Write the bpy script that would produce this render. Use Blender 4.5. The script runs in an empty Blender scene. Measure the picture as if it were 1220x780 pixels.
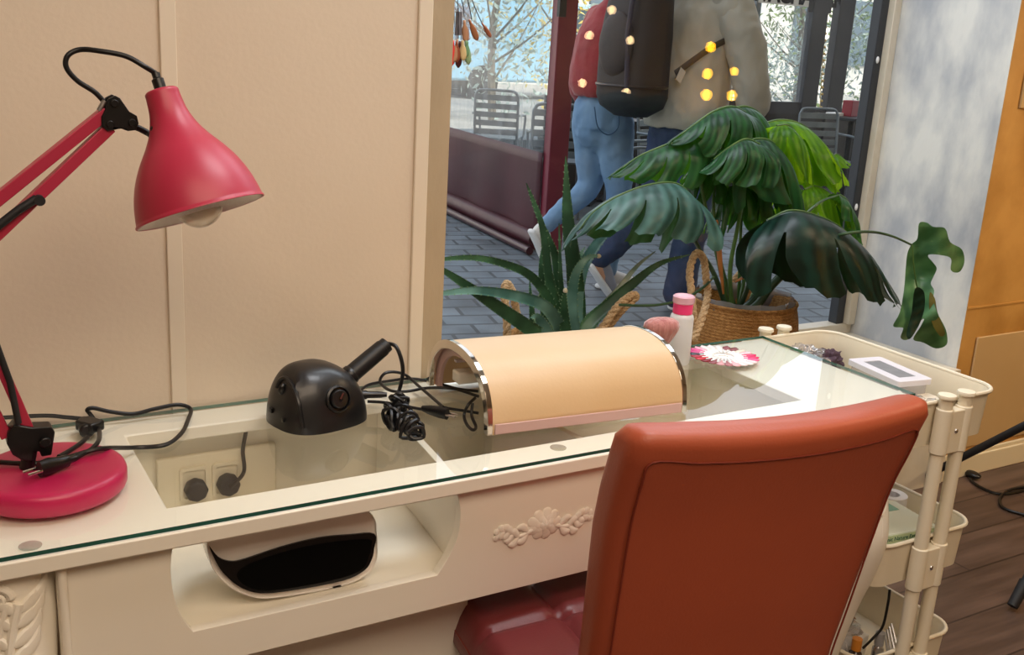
import bpy, math, random
from mathutils import Vector as V, Matrix as M
from mathutils.geometry import tessellate_polygon
from mathutils import noise as NZ
random.seed(7)
PI = math.pi
COL = bpy.context.scene.collection

# ------------------------------------------------------------ camera
CAMP = V((0, 0, 1.36))
FPX = 1240.0
ROT = M(((0.861838915538048, 0.08860026234503297, -0.4993832968538222),
         (-0.5041232151980123, 0.2576241017235359, -0.8243115952778779),
         (0.05561894967203118, 0.962174524565857, 0.26669592556664135)))
camd = bpy.data.cameras.new('camera')
cam = bpy.data.objects.new('camera', camd)
COL.objects.link(cam)
cam.matrix_world = M.Translation(CAMP) @ ROT.to_4x4()
camd.sensor_width = 36
camd.lens = 36 * FPX / 1220
camd.clip_start = 0.02
camd.clip_end = 300
bpy.context.scene.camera = cam


def at(px, py, z=None, x=None, y=None):
    """the point of the place seen in the photograph at px, py, on a plane z=, x= or y="""
    r = ROT @ V((px - 610, -(py - 390), -FPX))
    if z is not None: t = (z - CAMP.z) / r.z
    elif x is not None: t = (x - CAMP.x) / r.x
    else: t = (y - CAMP.y) / r.y
    return CAMP + r * t


# ------------------------------------------------------------ materials
def rgb(h):
    h = h.lstrip('#')
    c = [int(h[i:i + 2], 16) / 255 for i in (0, 2, 4)]
    return tuple((x / 12.92 if x <= .04045 else ((x + .055) / 1.055) ** 2.4) for x in c) + (1,)


def newmat(name):
    m = bpy.data.materials.new(name); m.use_nodes = True
    nt = m.node_tree
    b = nt.nodes['Principled BSDF']
    return m, nt, b


def mat(name, c1, c2=None, rough=.5, metal=0, scale=8, bump=0, bscale=40, detail=4, stretch=(1, 1, 1),
        spec=.5, coat=0, trans=0, sheen=0, lo=.3, hi=.7, emit=0, alpha=None):
    m, nt, b = newmat(name)
    N, L = nt.nodes, nt.links
    b.inputs['Roughness'].default_value = rough
    b.inputs['Metallic'].default_value = metal
    b.inputs['Specular IOR Level'].default_value = spec
    b.inputs['Coat Weight'].default_value = coat
    b.inputs['Transmission Weight'].default_value = trans
    b.inputs['Sheen Weight'].default_value = sheen
    if alpha is not None: b.inputs['Alpha'].default_value = alpha
    tc = N.new('ShaderNodeTexCoord'); mp = N.new('ShaderNodeMapping')
    mp.inputs['Scale'].default_value = stretch
    L.new(tc.outputs['Object'], mp.inputs['Vector'])
    nz = N.new('ShaderNodeTexNoise')
    nz.inputs['Scale'].default_value = scale; nz.inputs['Detail'].default_value = detail
    L.new(mp.outputs['Vector'], nz.inputs['Vector'])
    cr = N.new('ShaderNodeValToRGB')
    cr.color_ramp.elements[0].position = lo; cr.color_ramp.elements[1].position = hi
    cr.color_ramp.elements[0].color = rgb(c1)
    cr.color_ramp.elements[1].color = rgb(c2 or c1)
    L.new(nz.outputs['Fac'], cr.inputs['Fac'])
    L.new(cr.outputs['Color'], b.inputs['Base Color'])
    if emit:
        b.inputs['Emission Color'].default_value = rgb(c1)
        b.inputs['Emission Strength'].default_value = emit
    if bump:
        n2 = N.new('ShaderNodeTexNoise'); n2.inputs['Scale'].default_value = bscale
        n2.inputs['Detail'].default_value = 3
        L.new(mp.outputs['Vector'], n2.inputs['Vector'])
        bp = N.new('ShaderNodeBump'); bp.inputs['Strength'].default_value = bump
        bp.inputs['Distance'].default_value = .01
        L.new(n2.outputs['Fac'], bp.inputs['Height'])
        L.new(bp.outputs['Normal'], b.inputs['Normal'])
    return m


def glassmat(name, tint='#ffffff', refl=1.0, haze=0, hazec='#ffffff', rough=0.0, hnoise=False):
    """thin clear sheet: straight-through transparency, fresnel reflection, optional milky haze"""
    m = bpy.data.materials.new(name); m.use_nodes = True
    nt = m.node_tree; N, L = nt.nodes, nt.links
    N.remove(N['Principled BSDF'])
    tr = N.new('ShaderNodeBsdfTransparent'); tr.inputs['Color'].default_value = rgb(tint)
    gl = N.new('ShaderNodeBsdfGlossy'); gl.inputs['Roughness'].default_value = rough
    # Schlick reflectance of a thin sheet, the same from either side
    ge = N.new('ShaderNodeNewGeometry'); dt = N.new('ShaderNodeVectorMath'); dt.operation = 'DOT_PRODUCT'
    L.new(ge.outputs['Normal'], dt.inputs[0]); L.new(ge.outputs['Incoming'], dt.inputs[1])
    ab = N.new('ShaderNodeMath'); ab.operation = 'ABSOLUTE'; L.new(dt.outputs['Value'], ab.inputs[0])
    om = N.new('ShaderNodeMath'); om.operation = 'SUBTRACT'; om.inputs[0].default_value = 1; L.new(ab.outputs[0], om.inputs[1])
    pw_ = N.new('ShaderNodeMath'); pw_.operation = 'POWER'; pw_.inputs[1].default_value = 5; L.new(om.outputs[0], pw_.inputs[0])
    ma = N.new('ShaderNodeMath'); ma.operation = 'MULTIPLY_ADD'; ma.inputs[1].default_value = .96; ma.inputs[2].default_value = .04
    L.new(pw_.outputs[0], ma.inputs[0])
    mu = N.new('ShaderNodeMath'); mu.operation = 'MULTIPLY'; mu.use_clamp = True
    mu.inputs[1].default_value = refl
    L.new(ma.outputs[0], mu.inputs[0])
    mx = N.new('ShaderNodeMixShader')
    L.new(mu.outputs[0], mx.inputs[0]); L.new(gl.outputs[0], mx.inputs[2])
    if haze:
        df = N.new('ShaderNodeBsdfDiffuse'); df.inputs['Color'].default_value = rgb(hazec)
        tl = N.new('ShaderNodeBsdfTranslucent'); tl.inputs['Color'].default_value = rgb(hazec)
        ad = N.new('ShaderNodeMixShader'); ad.inputs[0].default_value = .5
        L.new(df.outputs[0], ad.inputs[1]); L.new(tl.outputs[0], ad.inputs[2])
        m2 = N.new('ShaderNodeMixShader'); m2.inputs[0].default_value = haze
        if hnoise:
            tc = N.new('ShaderNodeTexCoord'); mp = N.new('ShaderNodeMapping')
            mp.inputs['Scale'].default_value = (6, 6, 1.2)
            nz = N.new('ShaderNodeTexNoise'); nz.inputs['Scale'].default_value = 2.0
            nz.inputs['Detail'].default_value = 6
            rm = N.new('ShaderNodeMapRange')
            rm.inputs['From Min'].default_value = .4; rm.inputs['From Max'].default_value = .75
            rm.inputs['To Min'].default_value = haze * .5; rm.inputs['To Max'].default_value = min(1, haze * 2.2)
            L.new(tc.outputs['Object'], mp.inputs[0]); L.new(mp.outputs[0], nz.inputs['Vector'])
            L.new(nz.outputs['Fac'], rm.inputs[0]); L.new(rm.outputs[0], m2.inputs[0])
        L.new(tr.outputs[0], m2.inputs[1]); L.new(ad.outputs[0], m2.inputs[2])
        L.new(m2.outputs[0], mx.inputs[1])
    else:
        L.new(tr.outputs[0], mx.inputs[1])
    L.new(mx.outputs[0], N['Material Output'].inputs['Surface'])
    return m


def leafmat(name, dark, light, edge, trl='#6f9a20', tf=.35, rough=.33, veins=26):
    m, nt, b = newmat(name)
    N, L = nt.nodes, nt.links
    b.inputs['Roughness'].default_value = rough
    b.inputs['Specular IOR Level'].default_value = .4
    uv = N.new('ShaderNodeUVMap')
    sp = N.new('ShaderNodeSeparateXYZ'); L.new(uv.outputs[0], sp.inputs[0])
    mm = N.new('ShaderNodeMath'); mm.operation = 'MULTIPLY'; mm.inputs[1].default_value = veins * PI
    L.new(sp.outputs['Y'], mm.inputs[0])
    sn = N.new('ShaderNodeMath'); sn.operation = 'SINE'; L.new(mm.outputs[0], sn.inputs[0])
    nz = N.new('ShaderNodeTexNoise'); nz.inputs['Scale'].default_value = 14
    tc = N.new('ShaderNodeTexCoord'); L.new(tc.outputs['Object'], nz.inputs['Vector'])
    ad = N.new('ShaderNodeMath'); ad.operation = 'MULTIPLY_ADD'
    ad.inputs[1].default_value = .13; L.new(sn.outputs[0], ad.inputs[0]); L.new(nz.outputs['Fac'], ad.inputs[2])
    cr = N.new('ShaderNodeValToRGB')
    cr.color_ramp.elements[0].position = .35; cr.color_ramp.elements[1].position = .72
    cr.color_ramp.elements[0].color = rgb(dark); cr.color_ramp.elements[1].color = rgb(light)
    L.new(ad.outputs[0], cr.inputs['Fac'])
    # paler midrib where uv.x is small
    mr = N.new('ShaderNodeMapRange')
    mr.inputs['From Min'].default_value = 0.0; mr.inputs['From Max'].default_value = .05
    mr.inputs['To Min'].default_value = .7; mr.inputs['To Max'].default_value = 0
    L.new(sp.outputs['X'], mr.inputs[0])
    mc = N.new('ShaderNodeMixRGB'); mc.inputs[2].default_value = rgb(edge)
    L.new(mr.outputs[0], mc.inputs[0]); L.new(cr.outputs[0], mc.inputs[1])
    L.new(mc.outputs[0], b.inputs['Base Color'])
    bp = N.new('ShaderNodeBump'); bp.inputs['Strength'].default_value = .12; bp.inputs['Distance'].default_value = .003
    L.new(sn.outputs[0], bp.inputs['Height']); L.new(bp.outputs[0], b.inputs['Normal'])
    tl = N.new('ShaderNodeBsdfTranslucent'); tl.inputs['Color'].default_value = rgb(trl)
    mx = N.new('ShaderNodeMixShader'); mx.inputs[0].default_value = tf
    L.new(b.outputs[0], mx.inputs[1]); L.new(tl.outputs[0], mx.inputs[2])
    L.new(mx.outputs[0], N['Material Output'].inputs['Surface'])
    return m


def brickmat(name, c1, c2, mortar, scale=1, bw=.5, bh=.25, msize=.02, rough=.7, rot=0, bump=.3, offset=.5, noisec=None):
    m, nt, b = newmat(name)
    N, L = nt.nodes, nt.links
    b.inputs['Roughness'].default_value = rough
    tc = N.new('ShaderNodeTexCoord'); mp = N.new('ShaderNodeMapping')
    mp.inputs['Rotation'].default_value = (0, 0, rot)
    L.new(tc.outputs['Object'], mp.inputs[0])
    br = N.new('ShaderNodeTexBrick')
    br.inputs['Color1'].default_value = rgb(c1); br.inputs['Color2'].default_value = rgb(c2)
    br.inputs['Mortar'].default_value = rgb(mortar)
    br.inputs['Scale'].default_value = scale
    br.inputs['Brick Width'].default_value = bw; br.inputs['Row Height'].default_value = bh
    br.inputs['Mortar Size'].default_value = msize; br.offset = offset
    L.new(mp.outputs[0], br.inputs['Vector'])
    nz = N.new('ShaderNodeTexNoise'); nz.inputs['Scale'].default_value = 3.5; nz.inputs['Detail'].default_value = 8
    st = N.new('ShaderNodeMapping'); st.inputs['Scale'].default_value = (1, 9, 1) if noisec else (1, 1, 1)
    L.new(mp.outputs[0], st.inputs[0]); L.new(st.outputs[0], nz.inputs['Vector'])
    mx = N.new('ShaderNodeMixRGB'); mx.blend_type = 'MULTIPLY'; mx.inputs[0].default_value = .75
    cr = N.new('ShaderNodeValToRGB')
    cr.color_ramp.elements[0].position = .3; cr.color_ramp.elements[1].position = .7
    cr.color_ramp.elements[0].color = rgb('#8c8784'); cr.color_ramp.elements[1].color = (1, 1, 1, 1)
    L.new(nz.outputs['Fac'], cr.inputs[0])
    L.new(br.outputs['Color'], mx.inputs[1]); L.new(cr.outputs[0], mx.inputs[2])
    L.new(mx.outputs[0], b.inputs['Base Color'])
    bp = N.new('ShaderNodeBump'); bp.inputs['Strength'].default_value = bump; bp.inputs['Distance'].default_value = .01
    bp.invert = True
    L.new(br.outputs['Fac'], bp.inputs['Height']); L.new(bp.outputs[0], b.inputs['Normal'])
    return m


# ------------------------------------------------------------ mesh building
class MB:
    def __init__(s): s.v = []; s.f = []; s.mi = []; s.uv = {}; s.cur = 0

    def add(s, vs, fs, uvs=None):
        o = len(s.v); s.v += [V(p) for p in vs]
        for f in fs: s.f.append([o + i for i in f]); s.mi.append(s.cur)
        if uvs:
            for i, u in enumerate(uvs): s.uv[o + i] = u
        return s

    def box(s, c, d, m=None):
        x, y, z = (k / 2 for k in d); c = V(c)
        vs = [V((a * x, b * y, e * z)) for e in (-1, 1) for b in (-1, 1) for a in (-1, 1)]
        if m is not None: vs = [m @ p for p in vs]
        return s.add([p + c for p in vs], [(0, 2, 3, 1), (4, 5, 7, 6), (0, 1, 5, 4), (2, 6, 7, 3), (0, 4, 6, 2), (1, 3, 7, 5)])

    def bb(s, x0, x1, y0, y1, z0, z1):
        return s.box(((x0 + x1) / 2, (y0 + y1) / 2, (z0 + z1) / 2), (x1 - x0, y1 - y0, z1 - z0))

    def bar(s, a, b, w, h, up=V((0, 0, 1))):
        a, b = V(a), V(b); t = (b - a); L = t.length; t.normalize()
        e = t.cross(V(up));
        if e.length < 1e-4: e = t.cross(V((1, 0, 0)))
        e.normalize(); u = e.cross(t)
        m = M((t, e, u)).transposed()
        return s.box((a + b) / 2, (L, w, h), m)

    def tube(s, pts, r, n=10, caps=True, ref=None, closed=False):
        pts = [V(p) for p in pts]; k = len(pts)
        rs = r if isinstance(r, (list, tuple)) and len(r) == k else [r] * k
        ts = []
        for i in range(k):
            a = pts[max(0, i - 1)]; b = pts[min(k - 1, i + 1)]
            if closed: a = pts[(i - 1) % k]; b = pts[(i + 1) % k]
            t = (b - a); t = t.normalized() if t.length > 1e-9 else V((0, 0, 1)); ts.append(t)
        if ref is None:
            e = ts[0].cross(V((0, 0, 1)))
            if e.length < .1: e = ts[0].cross(V((0, 1, 0)))
        else: e = V(ref)
        vs = []
        for i in range(k):
            if ref is not None: e = V(ref)
            e = e - ts[i] * e.dot(ts[i])
            if e.length < 1e-6: e = ts[i].orthogonal()
            e.normalize(); u = ts[i].cross(e)
            q = rs[i]; ra, rb = q if isinstance(q, tuple) else (q, q)
            for j in range(n):
                th = 2 * PI * j / n
                vs.append(pts[i] + e * (ra * math.cos(th)) + u * (rb * math.sin(th)))
        fs = []
        for i in range(k if closed else k - 1):
            i2 = (i + 1) % k
            for j in range(n):
                fs.append((i * n + j, i * n + (j + 1) % n, i2 * n + (j + 1) % n, i2 * n + j))
        if caps and not closed:
            fs.append(tuple(range(n - 1, -1, -1))); fs.append(tuple((k - 1) * n + j for j in range(n)))
        return s.add(vs, fs)

    def cyl(s, a, b, r, n=20): return s.tube([a, b], r, n)

    def lathe(s, prof, org=(0, 0, 0), axis=(0, 0, 1), n=32, ref=None, sx=1, sy=1):
        a = V(axis).normalized(); org = V(org)
        e = V(ref) if ref is not None else (a.cross(V((0, 1, 0))) if abs(a.y) < .9 else a.cross(V((1, 0, 0))))
        e = (e - a * e.dot(a)).normalized(); u = a.cross(e)
        vs = []; fs = []
        for (r, z) in prof:
            for j in range(n):
                th = 2 * PI * j / n
                vs.append(org + a * z + e * (r * sx * math.cos(th)) + u * (r * sy * math.sin(th)))
        for i in range(len(prof) - 1):
            for j in range(n):
                fs.append((i * n + j, i * n + (j + 1) % n, (i + 1) * n + (j + 1) % n, (i + 1) * n + j))
        if prof[0][0] > 1e-5: fs.append(tuple(range(n - 1, -1, -1)))
        if prof[-1][0] > 1e-5: fs.append(tuple((len(prof) - 1) * n + j for j in range(n)))
        return s.add(vs, fs)

    def ell(s, c, r, m=None, nu=16, nv=10):
        c = V(c); r = r if isinstance(r, (tuple, list)) else (r, r, r)
        vs = []; fs = []
        for i in range(nv + 1):
            ph = PI * i / nv
            for j in range(nu):
                th = 2 * PI * j / nu
                p = V((r[0] * math.sin(ph) * math.cos(th), r[1] * math.sin(ph) * math.sin(th), r[2] * math.cos(ph)))
                vs.append(c + (m @ p if m is not None else p))
        for i in range(nv):
            for j in range(nu):
                fs.append((i * nu + j, (i + 1) * nu + j, (i + 1) * nu + (j + 1) % nu, i * nu + (j + 1) % nu))
        return s.add(vs, fs)

    def plate(s, loops, fn, t):
        """flat sheet with holes; loops are 2-D, fn(u,v,w) gives the 3-D point, thickness t along w"""
        tri = tessellate_polygon([[V((p[0], p[1], 0)) for p in l] for l in loops])
        flat = [p for l in loops for p in l]; n = len(flat)
        vs = [fn(p[0], p[1], 0) for p in flat] + [fn(p[0], p[1], t) for p in flat]
        fs = [tuple(x) for x in tri] + [tuple(n + i for i in reversed(x)) for x in tri]
        o = 0
        for l in loops:
            k = len(l)
            for i in range(k):
                a, b = o + i, o + (i + 1) % k
                fs.append((a, b, n + b, n + a))
            o += k
        return s.add(vs, fs)

    def grid(s, P, uv=None, skip=None, closeu=False):
        nu = len(P); nv = len(P[0]); vs = [p for row in P for p in row]
        fs = []
        for i in range(nu if closeu else nu - 1):
            for j in range(nv - 1):
                if skip and skip(i, j): continue
                i2 = (i + 1) % nu
                fs.append((i * nv + j, i2 * nv + j, i2 * nv + j + 1, i * nv + j + 1))
        return s.add(vs, fs, [q for row in uv for q in row] if uv else None)

    def build(s, name, mats, parent=None, smooth=True, bevel=0, bseg=2, sub=0, solid=0, ang=40, remesh=0, fixn=True, world=True, smoothit=0):
        me = bpy.data.meshes.new(name)
        org = ORG.get(parent, V((0, 0, 0))) if (parent and world) else V((0, 0, 0))
        if parent is None and world:
            if s.v:
                lo = V([min(p[i] for p in s.v) for i in range(3)]); hi = V([max(p[i] for p in s.v) for i in range(3)])
                org = V(((lo.x + hi.x) / 2, (lo.y + hi.y) / 2, lo.z))
        me.from_pydata([tuple(p - org) for p in s.v], [], s.f)
        ms = mats if isinstance(mats, (list, tuple)) else [mats]
        for m_ in ms: me.materials.append(m_)
        for p, k in zip(me.polygons, s.mi): p.material_index = min(k, len(ms) - 1)
        if s.uv:
            ul = me.uv_layers.new(name='UVMap')
            for lp in me.loops:
                ul.data[lp.index].uv = s.uv.get(lp.vertex_index, (0, 0))
        import bmesh
        bm = bmesh.new(); bm.from_mesh(me)
        bmesh.ops.remove_doubles(bm, verts=bm.verts, dist=1e-6)
        if fixn: bmesh.ops.recalc_face_normals(bm, faces=bm.faces)
        bm.to_mesh(me); bm.free()
        if smooth:
            me.polygons.foreach_set('use_smooth', [True] * len(me.polygons))
            try: me.set_sharp_from_angle(angle=math.radians(ang))
            except Exception: pass
        o = bpy.data.objects.new(name, me); COL.objects.link(o)
        if parent: o.parent = parent
        elif world: o.location = org
        ORG[o] = org
        if solid:
            k = o.modifiers.new('solid', 'SOLIDIFY'); k.thickness = solid; k.offset = 0
        if remesh:
            k = o.modifiers.new('remesh', 'REMESH'); k.mode = 'VOXEL'; k.voxel_size = remesh; k.use_smooth_shade = True
            if smoothit:
                k = o.modifiers.new('sm', 'SMOOTH'); k.iterations = smoothit; k.factor = .5
        if bevel:
            k = o.modifiers.new('bevel', 'BEVEL'); k.width = bevel; k.segments = bseg; k.limit_method = 'ANGLE'
            k.angle_limit = math.radians(40)
        if sub:
            k = o.modifiers.new('sub', 'SUBSURF'); k.levels = sub; k.render_levels = sub
        return o


ORG = {}


def tag(o, label=None, cat=None, group=None, kind=None):
    if label: o['label'] = label
    if cat: o['category'] = cat
    if group: o['group'] = group
    if kind: o['kind'] = kind
    return o


def thing(name, label, cat, loc=(0, 0, 0), group=None):
    o = bpy.data.objects.new(name, None); COL.objects.link(o)
    o.location = loc; o.empty_display_size = .05; ORG[o] = V(loc)
    return tag(o, label, cat, group)


def struct(name, mb, m, parent=None, **k):
    o = mb.build(name, m, parent, **k)
    if parent is None: o['kind'] = 'structure'
    return o


def kids(o): return [c for c in bpy.data.objects if c.parent is o]


def dup(root, loc, rotz=0, label=None, group=None, scale=None):
    r = root.copy(); COL.objects.link(r); r.location = loc; r.rotation_euler = (0, 0, rotz)
    if scale: r.scale = (scale,) * 3
    if label: r['label'] = label
    if group: r['group'] = group
    for ch in kids(root):
        c = ch.copy(); COL.objects.link(c); c.parent = r
        for g in kids(ch):
            d = g.copy(); COL.objects.link(d); d.parent = c
    return r


def spl(pts, k=8, closed=False):
    """Catmull-Rom through points (tuples or Vectors, any dimension via Vector)"""
    P = [V(p) for p in pts]; n = len(P); out = []
    rng = range(n if closed else n - 1)
    for i in rng:
        p0 = P[(i - 1) % n] if (closed or i > 0) else P[0] * 2 - P[1]
        p1 = P[i]; p2 = P[(i + 1) % n]
        p3 = P[(i + 2) % n] if (closed or i + 2 < n) else P[-1] * 2 - P[-2]
        for j in range(k):
            t = j / k
            out.append(.5 * ((2 * p1) + (p2 - p0) * t + (2 * p0 - 5 * p1 + 4 * p2 - p3) * t * t + (3 * p1 - p0 - 3 * p2 + p3) * t ** 3))
    if not closed: out.append(P[-1])
    return out


def lerp(a, b, t): return a + (b - a) * t


def ilerp(tab, x):
    """piecewise-linear table lookup"""
    if x <= tab[0][0]: return tab[0][1]
    for (a, u), (b, v) in zip(tab, tab[1:]):
        if x <= b: return u + (v - u) * (x - a) / (b - a)
    return tab[-1][1]


def rrect(w, h, r, n=5, cx=0, cy=0):
    out = []
    for (sx, sy, a0) in ((1, 1, 0), (-1, 1, 90), (-1, -1, 180), (1, -1, 270)):
        for i in range(n + 1):
            a = math.radians(a0 + 90 * i / n)
            out.append((cx + sx * (w / 2 - r) + r * math.cos(a), cy + sy * (h / 2 - r) + r * math.sin(a)))
    return out


def hit(mb, px, py):
    """where the line of sight through px, py first meets the shape"""
    from mathutils.bvhtree import BVHTree
    t = BVHTree.FromPolygons([tuple(v) for v in mb.v], mb.f)
    r = (ROT @ V((px - 610, -(py - 390), -FPX))).normalized()
    h = t.ray_cast(CAMP, r)
    n = h[1]
    if n is None: return at(px, py, y=1.45), -r
    return h[0], (n if n.dot(r) < 0 else -n)
# ============================================================ MATERIALS
m_wall = mat('wall_cream', '#dccdb8', '#d6c6b0', rough=.75, scale=2.5, bump=.04, bscale=120)
m_batten = mat('batten_cream', '#e2d5c0', '#dccfba', rough=.6, scale=4)
m_plaster_l = mat('plaster_beige', '#a49378', '#bba98c', rough=.7, scale=6, stretch=(1, 1, .4), bump=.1, bscale=60)
m_silver = mat('plaster_silver', '#abadb1', '#e0ddd5', rough=.5, scale=4.0, detail=9, stretch=(1, 1.6, .8), bump=.12, bscale=30, lo=.38, hi=.6)
m_gold = mat('plaster_gold', '#ac7a38', '#cb9852', rough=.5, scale=5, detail=7, bump=.08, bscale=30, lo=.35, hi=.65)
m_gold_in = mat('panel_tan', '#bd9a68', '#c4a272', rough=.6, scale=3)
m_white = mat('white_lacquer', '#f2ece0', '#eee8da', rough=.32, scale=3)
m_cavity = mat('cavity_cream', '#f0eadb', '#ebe4d3', rough=.5, scale=3)
m_ceil = mat('ceiling_white', '#efe9de', rough=.8)
m_base = mat('baseboard_cream', '#e3d3b2', rough=.5)
m_floor = brickmat('floor_planks', '#6a5448', '#5c483d', '#3a2c26', scale=1, bw=1.25, bh=.16, msize=.003, rough=.45, bump=.1, noisec=True)
m_paver = brickmat('pavers', '#78858e', '#68757e', '#3f474d', scale=1, bw=.24, bh=.15, msize=.010, rough=.55, rot=.25, bump=.5)
m_road = mat('road', '#b9b6ae', '#a5a29b', rough=.8, scale=1.5)
m_glass = glassmat('window_glass', refl=.5)
m_frame_d = mat('frame_dark', '#2b2e33', rough=.4)
m_frame_c = mat('frame_cream', '#d8cfbe', '#cbbfa9', rough=.5)
m_black = mat('black_plastic', '#0c0c0e', '#121214', rough=.33, spec=.5)
m_blackm = mat('black_matt', '#141416', '#1b1b1e', rough=.6)
m_cable = mat('black_cable', '#0d0d0f', rough=.42)
m_pink = mat('pink_enamel', '#b52c48', '#ae2a45', rough=.4, spec=.5)
m_pink_in = mat('shade_white', '#efe6da', rough=.45)
m_chrome = mat('chrome', '#d8d8dc', rough=.08, metal=1)
m_steel = mat('brushed_steel', '#b8b8bc', rough=.3, metal=1)
m_leather_o = mat('leather_orange', '#aa5236', '#a24b31', rough=.42, scale=3, bump=.05, bscale=260, spec=.45)
m_leather_r = mat('leather_sky_tint', '#7c3638', '#713033', rough=.36, scale=3, bump=.05, bscale=260, spec=.5)  # seat leather darker and redder, sky reflection mixed into the colour
m_tan = mat('padded_tan', '#d9bd97', '#d2b184', rough=.42, scale=3, bump=.03, bscale=200)
m_mauve = mat('mauve_plastic', '#c9a6a0', rough=.4)
m_greenedge = mat('glass_edge', '#1f4d45', '#2b6a5c', rough=.12, spec=.8)
m_deskglass = glassmat('desk_glass', tint='#fcfefc', refl=1.1)

# ============================================================ ROOM
YW, YG, YGL = 1.62, 2.05, 2.53         # left wall face, right wall face, window glass
XJ, XR = 0.832, 2.955                  # window jamb (left), silver reveal (right)
s = MB().bb(-3, 10.5, -3.6, 2.6, -.08, 0)
struct('floor', s, m_floor)
struct('ceiling', MB().bb(-3, 10.5, -3.6, 2.6, 2.7, 2.8), m_ceil)
struct('wall_left', MB().bb(-3, .775, YW, YW + .12, 0, 2.7), m_wall)
struct('wall_back', MB().bb(-3, 10.5, -3.7, -3.6, 0, 2.7), m_wall)
struct('wall_side_left', MB().bb(-3.1, -3, -3.6, 2.6, 0, 2.7), m_wall)
struct('wall_side_right', MB().bb(10.5, 10.6, -3.6, 2.6, 0, 2.7), m_wall)
struct('trim_1', MB().bb(.352, .376, YW - .004, YW, 0, 2.7), m_batten, bevel=.0015)
s = MB(); s.bb(.775, XJ, YW - .002, YGL + .06, 0, 2.7)
struct('wall_window_left', s, m_plaster_l)
struct('trim_2', MB().bb(.766, .792, YW - .006, YW + .01, 0, 2.7), m_batten, bevel=.002)
s = MB().bb(XR, XR + .04, YG, YGL + .06, 0, 2.7)
struct('wall_window_right', s, m_silver)
struct('wall_right', MB().bb(XR + .0005, 10.5, YG - .001, YG + .1, 0, 2.7), m_gold)
# pale inset panels on the gold wall
struct('trim_3', MB().bb(3.03, 4.2, YG - .009, YG - .002, .105, .50), m_gold_in, bevel=.003)
struct('trim_4', MB().bb(3.03, 4.2, YG - .009, YG - .002, 1.24, 2.3), m_gold_in, bevel=.003)
struct('trim_5', MB().bb(XR + .002, 6, YG - .004, YG - .001, .600, .606), m_gold)
s = MB().bb(XR + .002, 6, YG - .018, YG - .002, 0, .075)
s.bb(XR + .002, 6, YG - .012, YG - .002, .075, .09)
struct('baseboard_right', s, m_base, bevel=.003)
struct('trim_6', MB().bb(XJ + .001, XR - .001, 2.03, YGL + .06, 0, .40), m_frame_c)      # low display ledge
struct('wall_window_top', MB().bb(.775, XR + .04, YGL - .02, YGL + .08, 2.35, 2.7), m_wall)
# window: frame + panes
win = struct('window_1', MB().bb(XJ + .001, XR - .001, YGL - .03, YGL + .03, .40, .435)
             .bb(XR - .034, XR - .001, YGL - .045, YGL - .012, .435, 2.35), m_frame_c, bevel=.003)
s = MB(); s.bb(XR - .07, XR - .034, YGL - .02, YGL + .02, .435, 2.35); s.bb(XJ + .001, XJ + .012, YGL - .02, YGL + .02, .435, 2.35)
s.build('window_frame', m_frame_d, win, bevel=.003)
MB().add([(XJ + .01, YGL, .43), (XR - .05, YGL, .43), (XR - .05, YGL, 2.36), (XJ + .01, YGL, 2.36)], [(0, 1, 2, 3)]).build('window_pane', m_glass, win)
MB().add([(XJ + .01, YGL + .016, .43), (XR - .05, YGL + .016, .43), (XR - .05, YGL + .016, 2.36), (XJ + .01, YGL + .016, 2.36)], [(0, 1, 2, 3)]).build('window_pane', m_glass, win)
# two screw caps on the dark frame
for pz in (.86, 1.36):
    MB().ell((XR - .055, YGL - .022, pz), (.007, .004, .012)).build('screw_cap', mat('cap', '#e8e8e8'), win)
# the building's own front above the window; unseen, sized to shade the street
struct('wall_outside', MB().bb(-12, XJ - .06, YGL + .1, YGL + .3, 0, 9).bb(XR + .75, 16, YGL + .1, YGL + .3, 0, 9)
       .bb(XJ - .06, XR + .75, YGL + .1, YGL + .3, 2.36, 9), m_plaster_l)
struct('ceiling_outside', MB().bb(-12, 16, -4.5, YGL + .3, 8.9, 9.1), m_ceil)

# ============================================================ DESK
DX0, DX1, DY0, DY1 = 0.005, 1.625, 1.20, 1.612
DC = (DX0 + DX1) / 2
desk = thing('manicure_desk', 'long white manicure desk with carved ornament, open shelf hole and recessed top against cream wall', 'desk', (DC, 1.41, 0))
RX0, RX1, RY0, RY1 = .267, 1.402, 1.272, 1.545
s = MB()
s.plate([[(DX0, DY0), (DX1, DY0), (DX1, DY1), (DX0, DY1)], [(RX0, RY0), (RX1, RY0), (RX1, RY1), (RX0, RY1)]],
        lambda u, v, w: V((u, v, .730 + w)), .0225)
s.build('desktop_frame', m_white, desk, bevel=.0025)
YA = 1.217


def arc2(pts, k=6): return [tuple(p) for p in spl([(a, b, 0) for a, b in pts], k)]


hole = [(p[0], p[1]) for p in arc2([(.262, .732), (.258, .71), (.257, .685), (.260, .655), (.268, .625), (.282, .599)])]
hole += [(p[0], p[1]) for p in arc2([(.634, .599), (.650, .622), (.664, .652), (.668, .68), (.666, .705), (.658, .732)])]
hole2 = [(2 * DC - a, b) for a, b in hole][::-1]
s = MB()
s.plate([[(.125, .545), (1.505, .545), (1.505, .7300), (.125, .7300)],
         [(a, min(b, .7285)) for a, b in hole], [(a, min(b, .7285)) for a, b in hole2]],
        lambda u, v, w: V((u, YA + w, v)), .016)
s.build('apron', m_white, desk, bevel=.0015)
s = MB()
s.bb(.20, 1.43, YA + .0165, 1.598, .583, .597)
s.bb(.20, 1.43, 1.594, 1.606, .54, .7295)
s.bb(.20, .214, YA + .0165, 1.594, .597, .7295); s.bb(1.416, 1.43, YA + .0165, 1.594, .597, .7295)
s.build('shelf_box', m_cavity, desk)
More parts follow.
